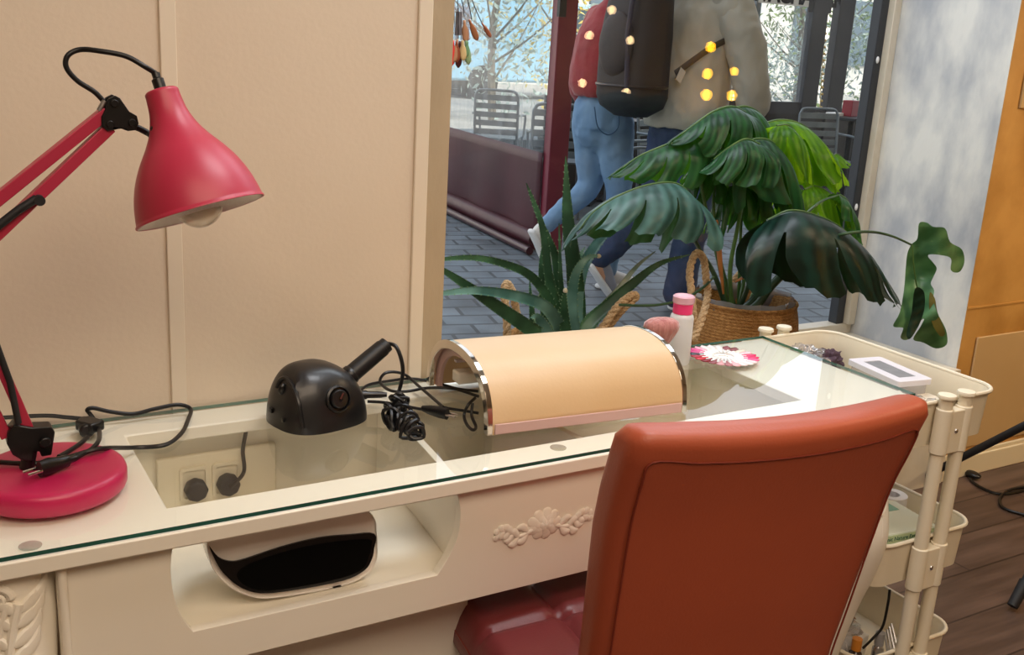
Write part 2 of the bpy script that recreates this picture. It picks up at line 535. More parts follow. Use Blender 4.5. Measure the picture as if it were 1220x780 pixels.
for sg in (0, 1):
    # curved inner cheeks of the shelf hole
    s = MB(); P = []
    for i in range(9):
        t = i / 8
        x0 = .668; yy = lerp(YA + .0165, 1.593, t); P.append((.668 + .03 * math.sin(t * PI * .5), yy))
    P2 = [(x + .012, y) for x, y in P]
    poly = P + P2[::-1]
    if sg: poly = [(2 * DC - x, y) for x, y in poly]
    s.plate([poly], lambda u, v, w: V((u, v, .597 + w)), .132)
    s.build('shelf_cheek', m_white, desk, bevel=.001)
s = MB()       # rounded under-panel below the shelf
u = [(.16, .5445), (.735, .5445)] + [(.735 - .13 + .13 * math.cos(a), .47 - .11 + .11 * math.sin(a) - .0) for a in [math.radians(-k * 10 + 10) for k in range(1, 11)]]
u += [(.29 - .13 * math.sin(a), .36 - .11 * math.cos(a)) for a in [math.radians(k * 10) for k in range(0, 10)]]
s.plate([u], lambda a, b, w: V((a, 1.30 + w, b)), .27)
s.build('rounded_underpanel', m_white, desk, bevel=.012, bseg=3)


LP = [(.729, 0, 0, .047), (.66, .001, .003, .049), (.60, .004, .012, .048), (.54, .009, .028, .044), (.47, .012, .042, .040), (.40, .010, .036, .034),
      (.32, .004, .020, .028), (.22, -.002, .004, .023), (.12, -.006, -.008, .021), (.06, -.002, .002, .026), (.02, .002, .012, .030), (0, .002, .012, .028)]


def cabriole(cx, cy, sx, sy):
    P = spl([V((cx + sx * o, cy - sy * f, z)) for z, o, f, r in LP], 5); R_ = []
    for i in range(len(P)):
        t = i / 5; k = min(int(t), len(LP) - 2); f = t - k; r = lerp(LP[k][3], LP[k + 1][3], f); R_.append((r, r * .62))
    return MB().tube(P, R_, 20, ref=(1, 0, 0)).build('leg', m_white, desk)


def carving(cx, cy, ztop, h, sx):
    """acanthus relief on the leg front: scroll on top, feather leaves fanning off a stem"""
    def Y(x, z):
        f = ilerp([(a, c) for a, b, c, d in LP[::-1]], z); r = ilerp([(a, d) for a, b, c, d in LP[::-1]], z)
        q = min(.96, abs(x - cx) / r); return cy - f - r * .62 * math.sqrt(1 - q * q)

    def W(x, z, d=.0): return V((x, Y(x, z) - d, z))
    s = MB()
    sc = [W(cx - sx * .018 + sx * (.015 * math.cos(a) * (1 - a / 11)), ztop - .022 + .016 * math.sin(a) * (1 - a / 11)) for a in [k * .35 for k in range(26)]]
    s.tube(sc, [.0052 * (1 - .5 * k / 26) for k in range(26)], 8)
    st = spl([V((cx + sx * .004, 0, ztop - .03)), V((cx - sx * .006, 0, ztop - .07)), V((cx - sx * .014, 0, ztop - .13)), V((cx - sx * .016, 0, ztop - h))], 8)
    for off, r0 in ((0, .0066), (-sx * .013, .0045), (-sx * .022, .0036)):
        s.tube([W(p.x + off, p.z) for p in st], [r0 * (1 - .4 * k / len(st)) for k in range(len(st))], 8)
    for i in range(6):
        b = st[int((.1 + i * .16) * (len(st) - 1))]
        for sd, L_ in ((1, .040), (1, .026), (-1, .018)):
            q = spl([V((b.x + sx * sd * L_ * u_, 0, b.z + L_ * w_)) for u_, w_ in ((0, 0), (.35, .15), (.75, .55), (.85, 1.0 if L_ > .03 else .8))], 6)
            s.tube([W(p.x, p.z) for p in q], [(.0015 + .0062 * math.sin(PI * (k + .5) / len(q)), .0042) for k in range(len(q))], 8, ref=(0, 0, 1))
    return s


for (lx, sg) in ((.078, -1), (1.552, 1)):
    lg = cabriole(lx, 1.2445, sg, 1)
    carving(lx, 1.2445, .722, .24, -sg).build('leg_carving', m_white, lg)
    cabriole(lx, 1.565, sg, -1)
for lx in (.131, 1.499):
    MB().tube([(lx, 1.214, .55), (lx, 1.214, .7285)], .0055, 10).build('bead_moulding', m_white, desk)


def ornament(cx, z, y):
    s = MB()
    for ring, (n, r, pr, dy) in enumerate(((9, .021, .012, .004), (7, .014, .010, .008), (5, .007, .008, .012))):
        for k in range(n):
            a = 2 * PI * k / n + ring * .3
            s.ell((cx + r * math.cos(a), y - dy * .7, z + .8 * r * math.sin(a)), (pr, .004, pr * .75),
                  M.Rotation(-a, 3, 'Y') @ M.Rotation(.45, 3, 'Z'), 12, 8)
    s.ell((cx, y - .009, z), (.006, .005, .006), None, 12, 8)
    for sd in (-1, 1):
        st = spl([(cx + sd * .02, y - .003, z - .006), (cx + sd * .045, y - .003, z - .012), (cx + sd * .065, y - .003, z + .002), (cx + sd * .084, y - .002, z - .002)], 6)
        s.tube(st, [.0042 - .0025 * k / len(st) for k in range(len(st))], 8)
        for i, t in enumerate((.15, .35, .5, .65, .8, .95)):
            b = st[int(t * (len(st) - 1))]
            for up in (1, -1):
                L_ = .021 - .0025 * i
                q = spl([b, b + V((sd * L_ * .5, -.002, up * L_ * .55)), b + V((sd * L_, 0, up * L_ * .5))], 5)
                s.tube(q, [(.0015 + .0045 * math.sin(PI * (k + .5) / len(q)), .0028) for k in range(len(q))], 8, ref=(0, 0, 1))
    return s


_o = ornament(DC, .646, YA - .0005)
for _p in _o.v: _p.y = YA + (_p.y - YA) * .45
_o.build('carved_flower', m_white, desk)
# wall sockets with plugs seen through the glass, at the back of the shelf
m_sock = mat('socket_plate', '#e8dfc9', rough=.4)
sock = thing('double_socket', 'cream double wall socket with two black plugs seen through the glass at left', 'socket', (.40, 1.592, .60))
s = MB().bb(.318, .512, 1.582, 1.593, .6, .689)
s.build('socket_plate', m_sock, sock, bevel=.003)
for sx_ in (.375, .427):
    s = MB().plate([rrect(.046, .06, .006, 4, sx_, .64), rrect(.036, .048, .005, 4, sx_, .64)], lambda a, b, w: V((a, 1.578 + w, b)), .004)
    s.build('socket_surround', m_sock, sock)
    pl = MB().lathe([(0, 0), (.016, 0), (.0185, .006), (.0185, .02), (.0165, .024), (.0, .024)], (sx_, 1.582, .634), (0, -1, 0), 8)
    pl.build('plug', m_blackm, sock, bevel=.002)
s = MB().tube(spl([(.427, 1.557, .634), (.447, 1.55, .66), (.452, 1.57, .69), (.462, 1.58, .725)], 8), .0033, 8)
s.build('plug_cable', m_cable, sock)

# glass sheet on the desk
s = MB(); gx0, gx1, gy0, gy1, gz0, gz1 = DX0 + .002, 1.6235, 1.2015, 1.610, .7545, .7600
c = [(gx0, gy0), (gx1, gy0), (gx1, gy1), (gx0, gy1)]
s.add([(a, b, gz1) for a, b in c], [(0, 1, 2, 3)])
s.cur = 1
for i in range(4):
    (a, b), (a2, b2) = c[i], c[(i + 1) % 4]
    s.add([(a, b, gz0), (a2, b2, gz0), (a2, b2, gz1), (a, b, gz1)], [(0, 1, 2, 3)])
gt = s.build('glass_tabletop', [m_deskglass, m_greenedge], smooth=False)
tag(gt, 'clear glass sheet with green edges covering the white manicure desk top', 'glass top')
m_bump = glassmat('bumper', tint='#f4f7f5', refl=3, haze=.12)
for q in ((36, 650), (665, 533)):
    p = at(*q, z=.7535)
    MB().lathe([(.0, .0), (.013, 0), (.013, .0008), (.0105, .0009), (.0, .0009)], (p.x, max(p.y, 1.218), .7531), (0, 0, 1), 24).build('clear_bumper', m_bump, gt)

# ============================================================ NAIL DRYER
dry = thing('nail_dryer', 'white domed nail dryer lamp with a wide black opening on the desk shelf', 'nail dryer', (.43, 1.33, .598))
YF = 1.250


def dp(px, py): p = at(px, py, y=YF); return (p.x, p.z)


low = [dp(*q) for q in ((246, 652), (247, 669), (253, 686), (265, 701), (283, 713), (309, 720.5), (347, 717), (406, 705.5), (436, 692), (447.5, 675), (448.5, 655), (447.5, 640))]
zmin = min(p[1] for p in low)
low = [(a, b - zmin + .599) for a, b in low]
top = [(.548, .690), (.538, .706), (.515, .719), (.470, .7255), (.41, .7255), (.355, .719), (.322, .712)]
outl = [tuple(p[:2]) for p in spl([(a, b, 0) for a, b in low + top], 5, closed=True)]
ccx, ccz = .43, .655
s = MB(); rows = []
for k, (yy, sc) in enumerate(((YF, .985), (YF - .004, .995), (YF + .004, 1.0), (YF + .03, .985), (YF + .055, .93), (YF + .08, .82), (YF + .098, .66), (YF + .106, .45), (YF + .109, .2), (YF + .109, 0.01))):
    rows.append([V((ccx + (a - ccx) * sc, yy, max(.599, .599 + (b - .599) * (.35 + .65 * sc) if sc < 1 else b))) for a, b in outl])
s.grid([r + [r[0]] for r in rows])
s.f.append(list(range(len(outl), -1, -1))[1:] if False else [i for i in range(len(outl))]); s.mi.append(0)
s.build('body', mat('dryer_white', '#f6f0e8', rough=.22, coat=.3), dry)
upper = [dp(*q) for q in ((248, 658), (259, 671), (274, 676), (291, 673), (333, 659), (377, 648), (415, 644), (444, 643))]
lowr = [dp(*q) for q in ((443.5, 660), (441, 672), (432, 686), (406, 698.5), (347, 710), (309, 713.5), (286, 707), (270, 695), (259, 682))]
dz = .599 - zmin
op = [(p[0], p[1] + dz) for p in upper] + [(p[0], p[1] + dz) for p in lowr]
op = [tuple(p[:2]) for p in spl([(a, b, 0) for a, b in op], 4, closed=True)]
s = MB().plate([op], lambda a, b, w: V((a, YF - .0065 + w, b)), .003)
fr_ = s.build('front_opening', mat('dryer_black', '#0a0a0b', rough=.25), dry)
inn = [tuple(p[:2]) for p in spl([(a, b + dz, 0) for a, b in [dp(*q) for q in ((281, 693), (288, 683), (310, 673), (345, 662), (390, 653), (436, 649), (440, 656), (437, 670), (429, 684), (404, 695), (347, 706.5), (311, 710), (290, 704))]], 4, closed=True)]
MB().plate([inn], lambda a, b, w: V((a, YF - .0072 + w, b)), .001).build('inner_shadow', mat('painted_shade', '#010101', rough=.8, spec=.1), fr_)  # flat black plate painted as the shade inside the opening
m_mark = mat('grey_print', '#8d8580', rough=.5)

# ============================================================ PINK LAMP
YL = 1.372
lamp = thing('desk_lamp', 'pink jointed desk lamp with bell shade and round base on the desk, left side', 'lamp', (.142, YL, .760))
m_pinkb = mat('pink_base', '#c22458', '#ba2152', rough=.34)
s = MB().lathe([(0, 0), (.088, 0), (.092, .003), (.094, .008), (.094, .022), (.0915, .028), (.086, .031), (.08, .0315), (.02, .034), (0, .034)], (.142, YL, .7603), n=64)
s.build('base', m_pinkb, lamp)


def lp(px, py, dy=0): return at(px, py, y=YL + dy)


NL = (lp(700, 390) - lp(610, 390)).normalized()
s = MB()   # base socket and joint
a = lp(32, 566); b = lp(36, 535)
s.tube([V((a.x, a.y, .793)), b], .009, 14)
poly = [lp(*q) for q in ((8, 512), (16, 502), (40, 506), (60, 505), (64, 512), (60, 538), (48, 540), (46, 534), (40, 534), (38, 545), (26, 545), (14, 538), (7, 525))]
s.plate([[(p.x, p.z) for p in poly]], lambda u, v, w: V((u, YL - .012 + w, v)), .024)
k = lp(52, 522); s.cyl(k + V((0, -.018, 0)), k + V((0, .018, 0)), .007, 14)
s.build('base_joint', m_black, lamp, bevel=.0015)
elb = V((lp(0, 250).x - .06, YL, lp(0, 250).z - .065))
s = MB()
lo1, lo2 = lp(38, 520), lp(12, 520)
e1 = elb + V((.012, 0, -.01)); e2 = elb + V((-.02, 0, -.01))
s.bar(lo1, e1 + V((.0, 0, 0)), .013, .017, (0, 1, 0))
s.bar(lo2 + V((-.004, .002, 0)), e2, .013, .012, (0, 1, 0))
s.build('lower_arm', m_pink, lamp, bevel=.001)
s = MB(); s.tube([lp(22, 504, -.016), lp(12, 455, -.016), lp(-8, 400, -.016)], .0042, 10)
s.build('tension_spring', m_blackm, lamp)
s = MB()
s.bar(elb + V((-.012, 0, .02)), lp(127, 133), .014, .0185, (0, 1, 0))
s.bar(elb + V((.012, -.002, -.004)), lp(131, 151), .014, .017, (0, 1, 0))
s.build('upper_arm', m_pink, lamp, bevel=.001)
s = MB(); s.tube([lp(44, 236, -.014), lp(22, 250, -.014), lp(-10, 275, -.014), elb + V((.01, -.014, 0))], .0052, 10); k = lp(45, 236); s.cyl(k + V((0, -.022, 0)), k + V((0, .008, 0)), .0062, 14)
s.build('tension_spring', m_blackm, lamp)
s = MB(); s.plate([[(elb.x + .036 * math.cos(a), elb.z + .036 * math.sin(a)) for a in [k * PI / 8 for k in range(16)]]], lambda u, v, w: V((u, YL - .011 + w, v)), .022)
s.cyl(elb + V((0, -.02, 0)), elb + V((0, .02, 0)), .009, 14)
s.build('elbow_joint', m_black, lamp, bevel=.002)
s = MB()
poly = [tuple((p.x, p.z)) for p in [lp(*q) for q in ((127, 117), (135, 113), (141, 116), (152, 132), (161, 137), (163, 146), (160, 154), (150, 155), (142, 152), (126, 155), (119, 149), (119, 138), (124, 128))]]
for dy in (-.012, .008): s.plate([poly], lambda u, v, w, dy=dy: V((u, YL + dy + w, v)), .004)
for q in ((134, 122), (155, 145), (129, 147)):
    k = lp(*q); s.cyl(k + V((0, -.015, 0)), k + V((0, .015, 0)), .0048, 12)
hb = s.build('head_bracket', m_black, lamp, bevel=.0008)
k0, k1 = lp(155, 149), lp(181, 161)
MB().tube([k0, lp(166, 153), k1], .0042, 10).build('swivel_rod', m_black, hb)
MB().cyl(lp(118, 132, -.006), lp(125, 120, -.006), .0035, 10).build('bracket_screw', m_steel, hb)
# shade, hung from the swivel and turned a little towards the viewer
ncam = V((.286, -.948, -.095)).normalized()
axis = (ROT @ ncam).normalized()
topc = at(192, 108, y=YL - .03)
Ls = .152
prof = [(.0005, 0), (.019, 0), (.0205, .002), (.021, .012), (.0235, .03), (.030, .048), (.040, .065), (.053, .083), (.064, .102), (.072, .122), (.0765, .14), (.0785, Ls), (.080, Ls + .001), (.080, Ls + .003)]
inner = [(.0785, Ls + .003), (.077, Ls), (.0750, .14), (.070, .122), (.062, .102), (.051, .083), (.038, .066), (.02, .05), (.0005, .05)]
s = MB().lathe(spl([(a, b, 0) for a, b in prof[2:12]], 4) and [(p[0], p[1]) for p in ([V((a, b, 0)) for a, b in prof[:2]] + spl([(a, b, 0) for a, b in prof[2:12]], 4) + [V((a, b, 0)) for a, b in prof[12:]])], topc, axis, 56)
shd = s.build('shade', m_pink, lamp, ang=60)
MB().lathe(inner, topc, axis, 56).build('shade_lining', m_pink_in, shd)
bc = topc + axis * (Ls - .008)
m_bulb = glassmat('bulb_glass', tint='#f2efe8', refl=1.6, haze=.3, hazec='#fff6e8')
MB().ell(bc, .0295, None, 28, 18).build('bulb', m_bulb, lamp)
MB().lathe([(.011, 0), (.013, .004), (.013, .03), (.010, .038)], topc + axis * (Ls - .08), axis, 20).build('bulb_socket', m_pink_in, lamp)
s = MB(); kk = at(183, 158, y=YL - .03) ; s.ell(at(186, 154, y=topc.y - .02), (.007, .007, .006)); s.tube([k1, at(181, 165, y=topc.y - .01), at(177, 158, y=topc.y - .005)], .0035, 8)
s.build('wing_nut', m_black, shd)
s = MB(); s.lathe([(.0075, 0), (.0075, .014), (.005, .016), (.005, .022), (.003, .023)], topc, -axis, 14)
s.build('cable_grip', m_black, shd)
g_ = topc - axis * .022
s = MB().tube(spl([g_, at(172, 79, y=YL - .028), at(150, 67, y=YL - .02), at(120, 61, y=YL - .012), at(96, 59, y=YL), at(81, 66, y=YL), at(79, 80, y=YL), at(92, 96, y=YL), at(112, 109, y=YL), at(123, 120, y=YL)], 8), .0032, 10)
s.build('shade_cable', m_cable, lamp)
# power cord with switch and plug, lying on the base and the glass
cordz = .7635


def gz(x, y): return .7600 + (.0365 if (V((x, y)) - V((.142, YL))).length < .098 else 0)


def gp(px, py, lift=.0035):
    b = at(px, py, z=.797)
    if (V((b.x, b.y)) - V((.142, YL))).length < .097: return at(px, py, z=.7935 + lift)
    p = at(px, py, z=.760 + lift)
    if p.y > 1.596: p = at(px, py, y=1.596)
    return p


def gpath(q, lift=.0035, k=7):
    return spl([gp(a, b, lift) for a, b in q], k)


pc = MB().tube(gpath([(88, 546), (98, 541), (110, 534), (118, 523), (117, 508), (108, 494), (104, 488), (112, 486), (130, 490), (158, 493), (184, 487), (212, 482), (227, 487), (224, 500), (216, 516), (196, 530), (158, 533), (122, 534), (96, 540), (70, 548), (40, 552), (8, 551), (-20, 548)], .005), .0033, 8).build('power_cord', m_cable, lamp)
s = MB().tube(gpath([(-30, 500), (10, 497), (54, 495), (80, 497), (102, 499)], .004), .0033, 8)
s.build('power_cord', m_cable, lamp)
s = MB().tube(gpath([(104, 521), (96, 528), (84, 536), (70, 544)], .008), .0033, 8); s.build('power_cord', m_cable, lamp)
s = MB(); sw0 = gp(98, 498, .012); sw1 = gp(116, 518, .014)
s.tube([gp(100, 503, .01), gp(104, 514, .01)], .011, 14); s.box((gp(107, 506, .014)), (.026, .034, .016), M.Rotation(.6, 3, 'Z'))
s.build('cord_switch', m_black, pc, bevel=.003)
pa, pb = at(91, 545, z=.806), at(47, 559, z=.806)
s = MB().tube([pa, lerp(pa, pb, .2), lerp(pa, pb, .25), lerp(pa, pb, .5), lerp(pa, pb, .75), pb], [(.004, .004), (.005, .005), (.008, .007), (.009, .008), (.012, .008), (.011, .007)], 14, ref=(0, 0, 1))
s.build('cord_plug', m_black, pc)
dd = (pb - pa).normalized(); sd_ = dd.cross(V((0, 0, 1))).normalized()
for k in (-1, 1): MB().tube([pb + sd_ * k * .006, pb + sd_ * k * .006 + dd * .019], .002, 8).build('plug_pin', m_chrome, pc)

# ============================================================ NAIL DRILL
dr_c = V((.548, 1.487, .760)); RZ = math.radians(14)
drill = thing('nail_drill', 'black domed electric nail drill unit with round dial on the glass desk', 'nail drill', dr_c)


def dl(x, y, z):
    return dr_c + V((x * math.cos(RZ) - y * math.sin(RZ), x * math.sin(RZ) + y * math.cos(RZ), z))


s = MB(); rows = []
W2, D2, Hh = .0755, .066, .095
for i in range(17):
    t = i / 16
    ph = t * PI / 2
    z = .002 + Hh * math.sin(ph)
    k = max(.001, math.cos(ph) ** .78)
    row = []
    for j in range(48):
        a = 2 * PI * j / 48
        c_, s_ = math.cos(a), math.sin(a)
        ex = .72
        x = W2 * k * (abs(c_) ** ex) * (1 if c_ >= 0 else -1)
        y = D2 * k * (abs(s_) ** ex) * (1 if s_ >= 0 else -1)
        x += -.020 * t * t; y += .004 * t
        # moulded ridge that runs over the front left shoulder
        r_ = .0045 * math.exp(-((a - 3.95 + .5 * t) / .10) ** 2) * (1 if .05 < t < .8 else 0)
        row.append(dl(x * (1 + r_ / .07), y * (1 + r_ / .07), z))
    rows.append(row + [row[0]])
s.grid(rows)
s.f.append([j for j in range(48)]); s.mi.append(0)
dmb = s
s.build('body', mat('drill_black', '#100f10', '#141314', rough=.36, coat=.1), drill)
kc, kn_ = hit(dmb, 402, 475)
kn_ = (kn_ + V((0, -.3, 0))).normalized()
s = MB().lathe([(0.017, -.006), (.0195, -.004), (.0215, .0), (.0215, .0045), (.0185, .006), (.0175, .001), (.0155, .001), (.0145, .0075), (.013, .009), (.004, .0095), (.004, .006), (0, .006)], kc, kn_, 36)
kn = s.build('speed_dial', m_black, drill)
MB().tube([kc + kn_ * .0095, kc + kn_ * .0095 + V((.004, 0, .009))], .0015, 6).build('dial_mark', mat('mark_red', '#5a2a24', rough=.5), kn)
sg_ = []
for q in ((330, 462), (335, 452), (342, 451), (350, 462), (356, 480), (359, 498), (361, 510)):
    h_, n_ = hit(dmb, *q); sg_.append(h_ + n_ * .0005)
MB().tube(spl(sg_, 6), .0035, 8).build('side_rib', m_black, drill)
h_, n_ = hit(dmb, 337, 464); MB().ell(h_, (.0075, .004, .0095)).build('carry_hole', mat('sock_dark', '#020203', rough=.3), drill)
for q, k in (((324, 488), .0042), ((338, 500), .003)):
    h_, n_ = hit(dmb, *q); MB().box(h_, (k * 2,) * 3, M.Rotation(RZ, 3, 'Z')).build('side_socket', mat('sock_dark2', '#020203', rough=.3), drill, bevel=.001)
# jack plug of the handpiece cord, going into the right side
j0, j1 = dl(.066, -.01, .03), at(461, 470, y=1.47)
s = MB().tube([j0, lerp(j0, j1, .35), lerp(j0, j1, .4), lerp(j0, j1, .8), j1], [.008, .0075, .006, .0055, .0035], 12)
s.build('jack_plug', m_black, drill)
# handpiece
hp = thing('drill_handpiece', 'black pen-shaped drill handpiece with coiled cord leaning on the drill unit', 'drill handpiece', dl(.05, .02, .05))
ha = dl(.058, .0, .062); hb0 = at(418, 446, y=ha.y); hb1 = at(462, 409, y=ha.y + .012)
hd = (hb1 - hb0).normalized()
hs = hb0 - hd * .012
s = MB().tube([hs, hs + hd * .006, hb0 + hd * .01, lerp(hb0, hb1, .5), lerp(hb0, hb1, .86), lerp(hb0, hb1, .87), lerp(hb0, hb1, .97), hb1],
              [.0125, .0148, .0150, .0148, .0142, .0132, .0128, .006], 24)
s.build('grip', mat('hp_black', '#111113', rough=.45), hp)
s = MB().lathe([(.0150, 0), (.0165, .002), (.0165, .010), (.0150, .012)], hs + hd * .004, hd, 24); s.build('collar_ring', m_black, hp)
yb = 1.49
cord = [hb1, at(471, 412, y=yb + .01), at(477, 424, y=yb), at(480, 440, y=yb - .005), at(478, 456, y=yb - .005), at(474, 470, y=yb - .005)]
s = MB().tube(spl(cord, 7), .0034, 8); cj = s.build('cord', m_cable, hp)
# the coiled cord heaps up on the glass
coil = []
cpath = [gp(478, 478, .030), gp(470, 488, .020), gp(480, 494, .014), gp(468, 500, .014), gp(462, 503, .012), gp(478, 502, .014), gp(488, 507, .014), gp(492, 514, .014), gp(494, 518, .013)]
cp = spl([cord[-1]] + cpath, 16)
nn = len(cp)
for i, p in enumerate(cp):
    t_ = (cp[min(nn - 1, i + 1)] - cp[max(0, i - 1)])
    t_ = t_.normalized() if t_.length > 1e-7 else V((1, 0, 0))
    e = t_.cross(V((0, .3, 1))).normalized(); u_ = t_.cross(e)
    th = i * 1.0; rr = (.0135 + .005 * math.sin(i * .31) + .004 * math.sin(i * 1.7)) * min(1, i / 14); e = (e + t_ * .5 * math.sin(i * .4)).normalized()
    coil.append(p + e * (rr * math.cos(th)) + u_ * (rr * math.sin(th)))
coil = [V((p.x, p.y, max(p.z, .7638))) for p in coil]
MB().tube(spl(coil, 3), .0031, 6).build('coiled_cord', m_cable, hp)
# black lead of the drill, looping behind, with its own plug
pw = thing('power_lead', 'black looped power lead with two-pin plug lying between the drill and the arm rest', 'cable', gp(500, 470))
s = MB().tube(gpath([(428, 466), (440, 458), (462, 454), (490, 451), (520, 456), (545, 463), (570, 466)], .004), .0027, 8); s.build('lead', m_cable, pw)
lead = MB().tube(gpath([(570, 472), (540, 463), (510, 462), (485, 466), (465, 465), (453, 455), (458, 445), (470, 443), (484, 447), (498, 459), (512, 471), (528, 485)], .010), .0027, 8).build('lead', m_cable, pw)
s = MB().tube(gpath([(438, 478), (455, 479), (475, 482), (495, 486), (506, 488)], .005), .0027, 8); s.build('lead', m_cable, pw)
s = MB().tube(gpath([(570, 492), (552, 489), (538, 487), (528, 485)], .004), .0025, 8); s.build('lead', m_cable, pw)
pa, pb = gp(503, 486, .009), gp(533, 493, .009)
s = MB().tube([pa, lerp(pa, pb, .3), lerp(pa, pb, .7), pb], [(.0045, .0045), (.008, .007), (.010, .008), (.010, .007)], 14, ref=(0, 0, 1)); s.build('plug', m_black, pw)
dd = (pb - pa).normalized(); sd_ = dd.cross(V((0, 0, 1))).normalized()
for k in (-1, 1): MB().tube([pb + sd_ * k * .005, pb + sd_ * k * .005 + dd * .017], .0019, 8).build('plug_pin', m_chrome, pw)
s = MB().tube(spl([gp(566, 474, .03), gp(558, 482, .026), gp(553, 494, .01), gp(556, 505, .004), gp(563, 512, .004), gp(567, 508, .004), gp(562, 495, .012), gp(563, 480, .03)], 6), .0026, 8)
s.build('lead', m_cable, pw)

# ============================================================ ARM REST
A0 = at(580, 520, z=.7615); A1 = at(817, 491, z=.7615)
ax = (A1 - A0); ax.z = 0; LA = ax.length; ax.normalize(); ay = V((-ax.y, ax.x, 0))
DEP, HT = .262, .108
arm = thing('arm_rest', 'cream leather arched nail arm rest with chrome end bands on the glass desk', 'arm rest', A0 + ax * LA / 2 + ay * DEP / 2 + V((0, 0, -.0015)))


def ap(u, f, r=1.0, dz=0):
    """u along the length 0..LA, f 0..1 around the arch from the front foot to the back foot, r shrinks the arch"""
    th = PI * (1 - f)
    c_, s_ = math.cos(th), math.sin(th)
    yy = DEP / 2 - DEP / 2 * r * (abs(c_) ** .86) * (-1 if c_ < 0 else 1) * -1
    yy = DEP / 2 + DEP / 2 * r * (abs(c_) ** .86) * (1 if c_ > 0 else -1) * 1
    zz = HT * r * (s_ ** .8 if s_ > 0 else 0) if r == 1 else (HT - DEP / 2 * (1 - r)) * (s_ ** .8 if s_ > 1e-9 else 0)
    return A0 + ax * u + ay * (yy) + V((0, 0, zz + .001 + dz))


def arch(u0, u1, r0, r1, n=40, f0=0.0, f1=1.0):
    s = MB(); rows = []
    for i in range(n + 1):
        f = lerp(f0, f1, i / n)
        rows.append([ap(u0, f, r0), ap(u1, f, r0), ap(u1, f, r1), ap(u0, f, r1), ap(u0, f, r0)])
    s.grid(rows)
    s.add(rows[0][:4], [(0, 1, 2, 3)]); s.add(rows[-1][:4], [(3, 2, 1, 0)])
    return s


arch(.0095, LA - .0095, 1.0, .95, f0=.0, f1=1).build('leather_cover', m_tan, arm)
m_band = mat('chrome_band', '#cfc6b8', '#e8e2d8', rough=.1, metal=1, scale=5)
for u0, u1 in ((0, .0095), (LA - .0095, LA)):
    arch(u0, u1, 1.012, .90).build('chrome_band', m_band, arm, bevel=.001)
arch(.0135, .02, .955, .80).build('end_rim', m_mauve, arm)
s = MB(); f1_ = A0 + ax * .012 + V((0, 0, .011)) - ay * .0022
s.bar(f1_, A0 + ax * (LA - .012) + V((0, 0, .011)) - ay * .0022, .003, .017, (0, 0, 1))
s.build('front_strip', m_mauve, arm, bevel=.001)
s = MB(); s.bar(A0 + ax * .012 + ay * (DEP * .62) + V((0, 0, .045)), A0 + ax * (LA - .012) + ay * (DEP * .62) + V((0, 0, .045)), .03, .02)
s.build('inner_crossbar', m_white, arm, bevel=.003)
s = MB(); s.bar(A0 + ax * .02 + ay * DEP * .7 + V((0, 0, .066)), A0 + ax * .2 + ay * DEP * .7 + V((0, 0, .066)), .01, .004)
s.build('lamp_strip', mat('strip', '#d8cdd6', rough=.3), arm)

# ============================================================ BOTTLE, BRUSH, TIP WHEEL
bt = at(807, 432, z=.76); bt = V((bt.x, bt.y, .7602))
bottle = thing('pump_bottle', 'translucent white pump bottle with pink cap standing behind the arm rest', 'bottle', bt)
m_frost = mat('frosted_plastic', '#eceef0', '#f6f6f6', rough=.35, scale=5, trans=.25)
MB().lathe([(0, 0), (.021, 0), (.0232, .003), (.0232, .093), (.0215, .099), (.018, .102), (0, .102)], bt, n=32).build('bottle_body', m_frost, bottle)
MB().lathe([(.0195, 0), (.0195, .019), (.018, .020), (0, .020)], bt + V((0, 0, .1025)), n=32).build('pink_pump_collar', mat('hot_pink', '#f0407e', rough=.3), bottle)
MB().lathe([(.0197, 0), (.0215, .002), (.0215, .013), (.019, .015), (.017, .013), (0, .011)], bt + V((0, 0, .1228)), n=32).build('lid', mat('lid_pink', '#f3c3d0', rough=.25, trans=.3), bottle)
bh = at(788, 393, y=1.455)
br = thing('powder_brush', 'fluffy dusky pink powder brush standing upright beside the pump bottle', 'brush', V((bh.x + .02, 1.475, .7602)))
s = MB().lathe([(.009, -.036), (.013, -.026), (.0215, -.012), (.0285, .001), (.0305, .010), (.0285, .0175), (.022, .023), (.012, .0255), (0, .0262)], bh + V((0, 0, -.002)), V((-.12, -.05, 1)), 40, sx=1.12, sy=.66, ref=(.86, -.5, 0))
s.build('bristles', mat('bristle_pink', '#c98c86', '#b06a68', rough=.9, scale=60, stretch=(1, 1, .12), sheen=.6, bump=.5, bscale=160), br)
nb = bh + V((.004, .002, -.034)); ft = V((bh.x + .02, 1.475, .7605))
MB().tube([nb, lerp(nb, ft, .3)], [.0085, .0075], 20).build('ferrule', mat('ferrule', '#8a5a56', rough=.2, metal=.8), br)
MB().tube([lerp(nb, ft, .3), lerp(nb, ft, .6), ft], [.0075, .006, .008], 20).build('handle', mat('brush_handle', '#6b3f3d', rough=.4), br)

wc = at(862, 424, z=.763); wc = V((wc.x, wc.y, .7603))
wheel = thing('swatch_flower', 'flower-shaped wheel of painted nail tips in reds, pinks and whites on the glass', 'nail swatches', wc)
m_tipw = mat('tip_white', '#f3efec', rough=.25)
MB().lathe([(.010, 0), (.024, 0), (.024, .002), (.010, .002), (.010, 0)], wc, n=24).build('hub', m_tipw, wheel)
tipc = ['#e81e63', '#d81b60', '#f3c7cf', '#e7d8c8', '#8c4f52', '#97585e', '#f1ece9', '#f4e9e6', '#efe6e2', '#e9a5bb', '#d54b86', '#c93a78', '#22313a', '#a8122a', '#c0152b', '#7c1420', '#8f4a50', '#d9a3a8', '#b5757a', '#e7b5bb', '#f5dfde', '#f0ece8', '#f3d3d8', '#f0508a']
tm = {}


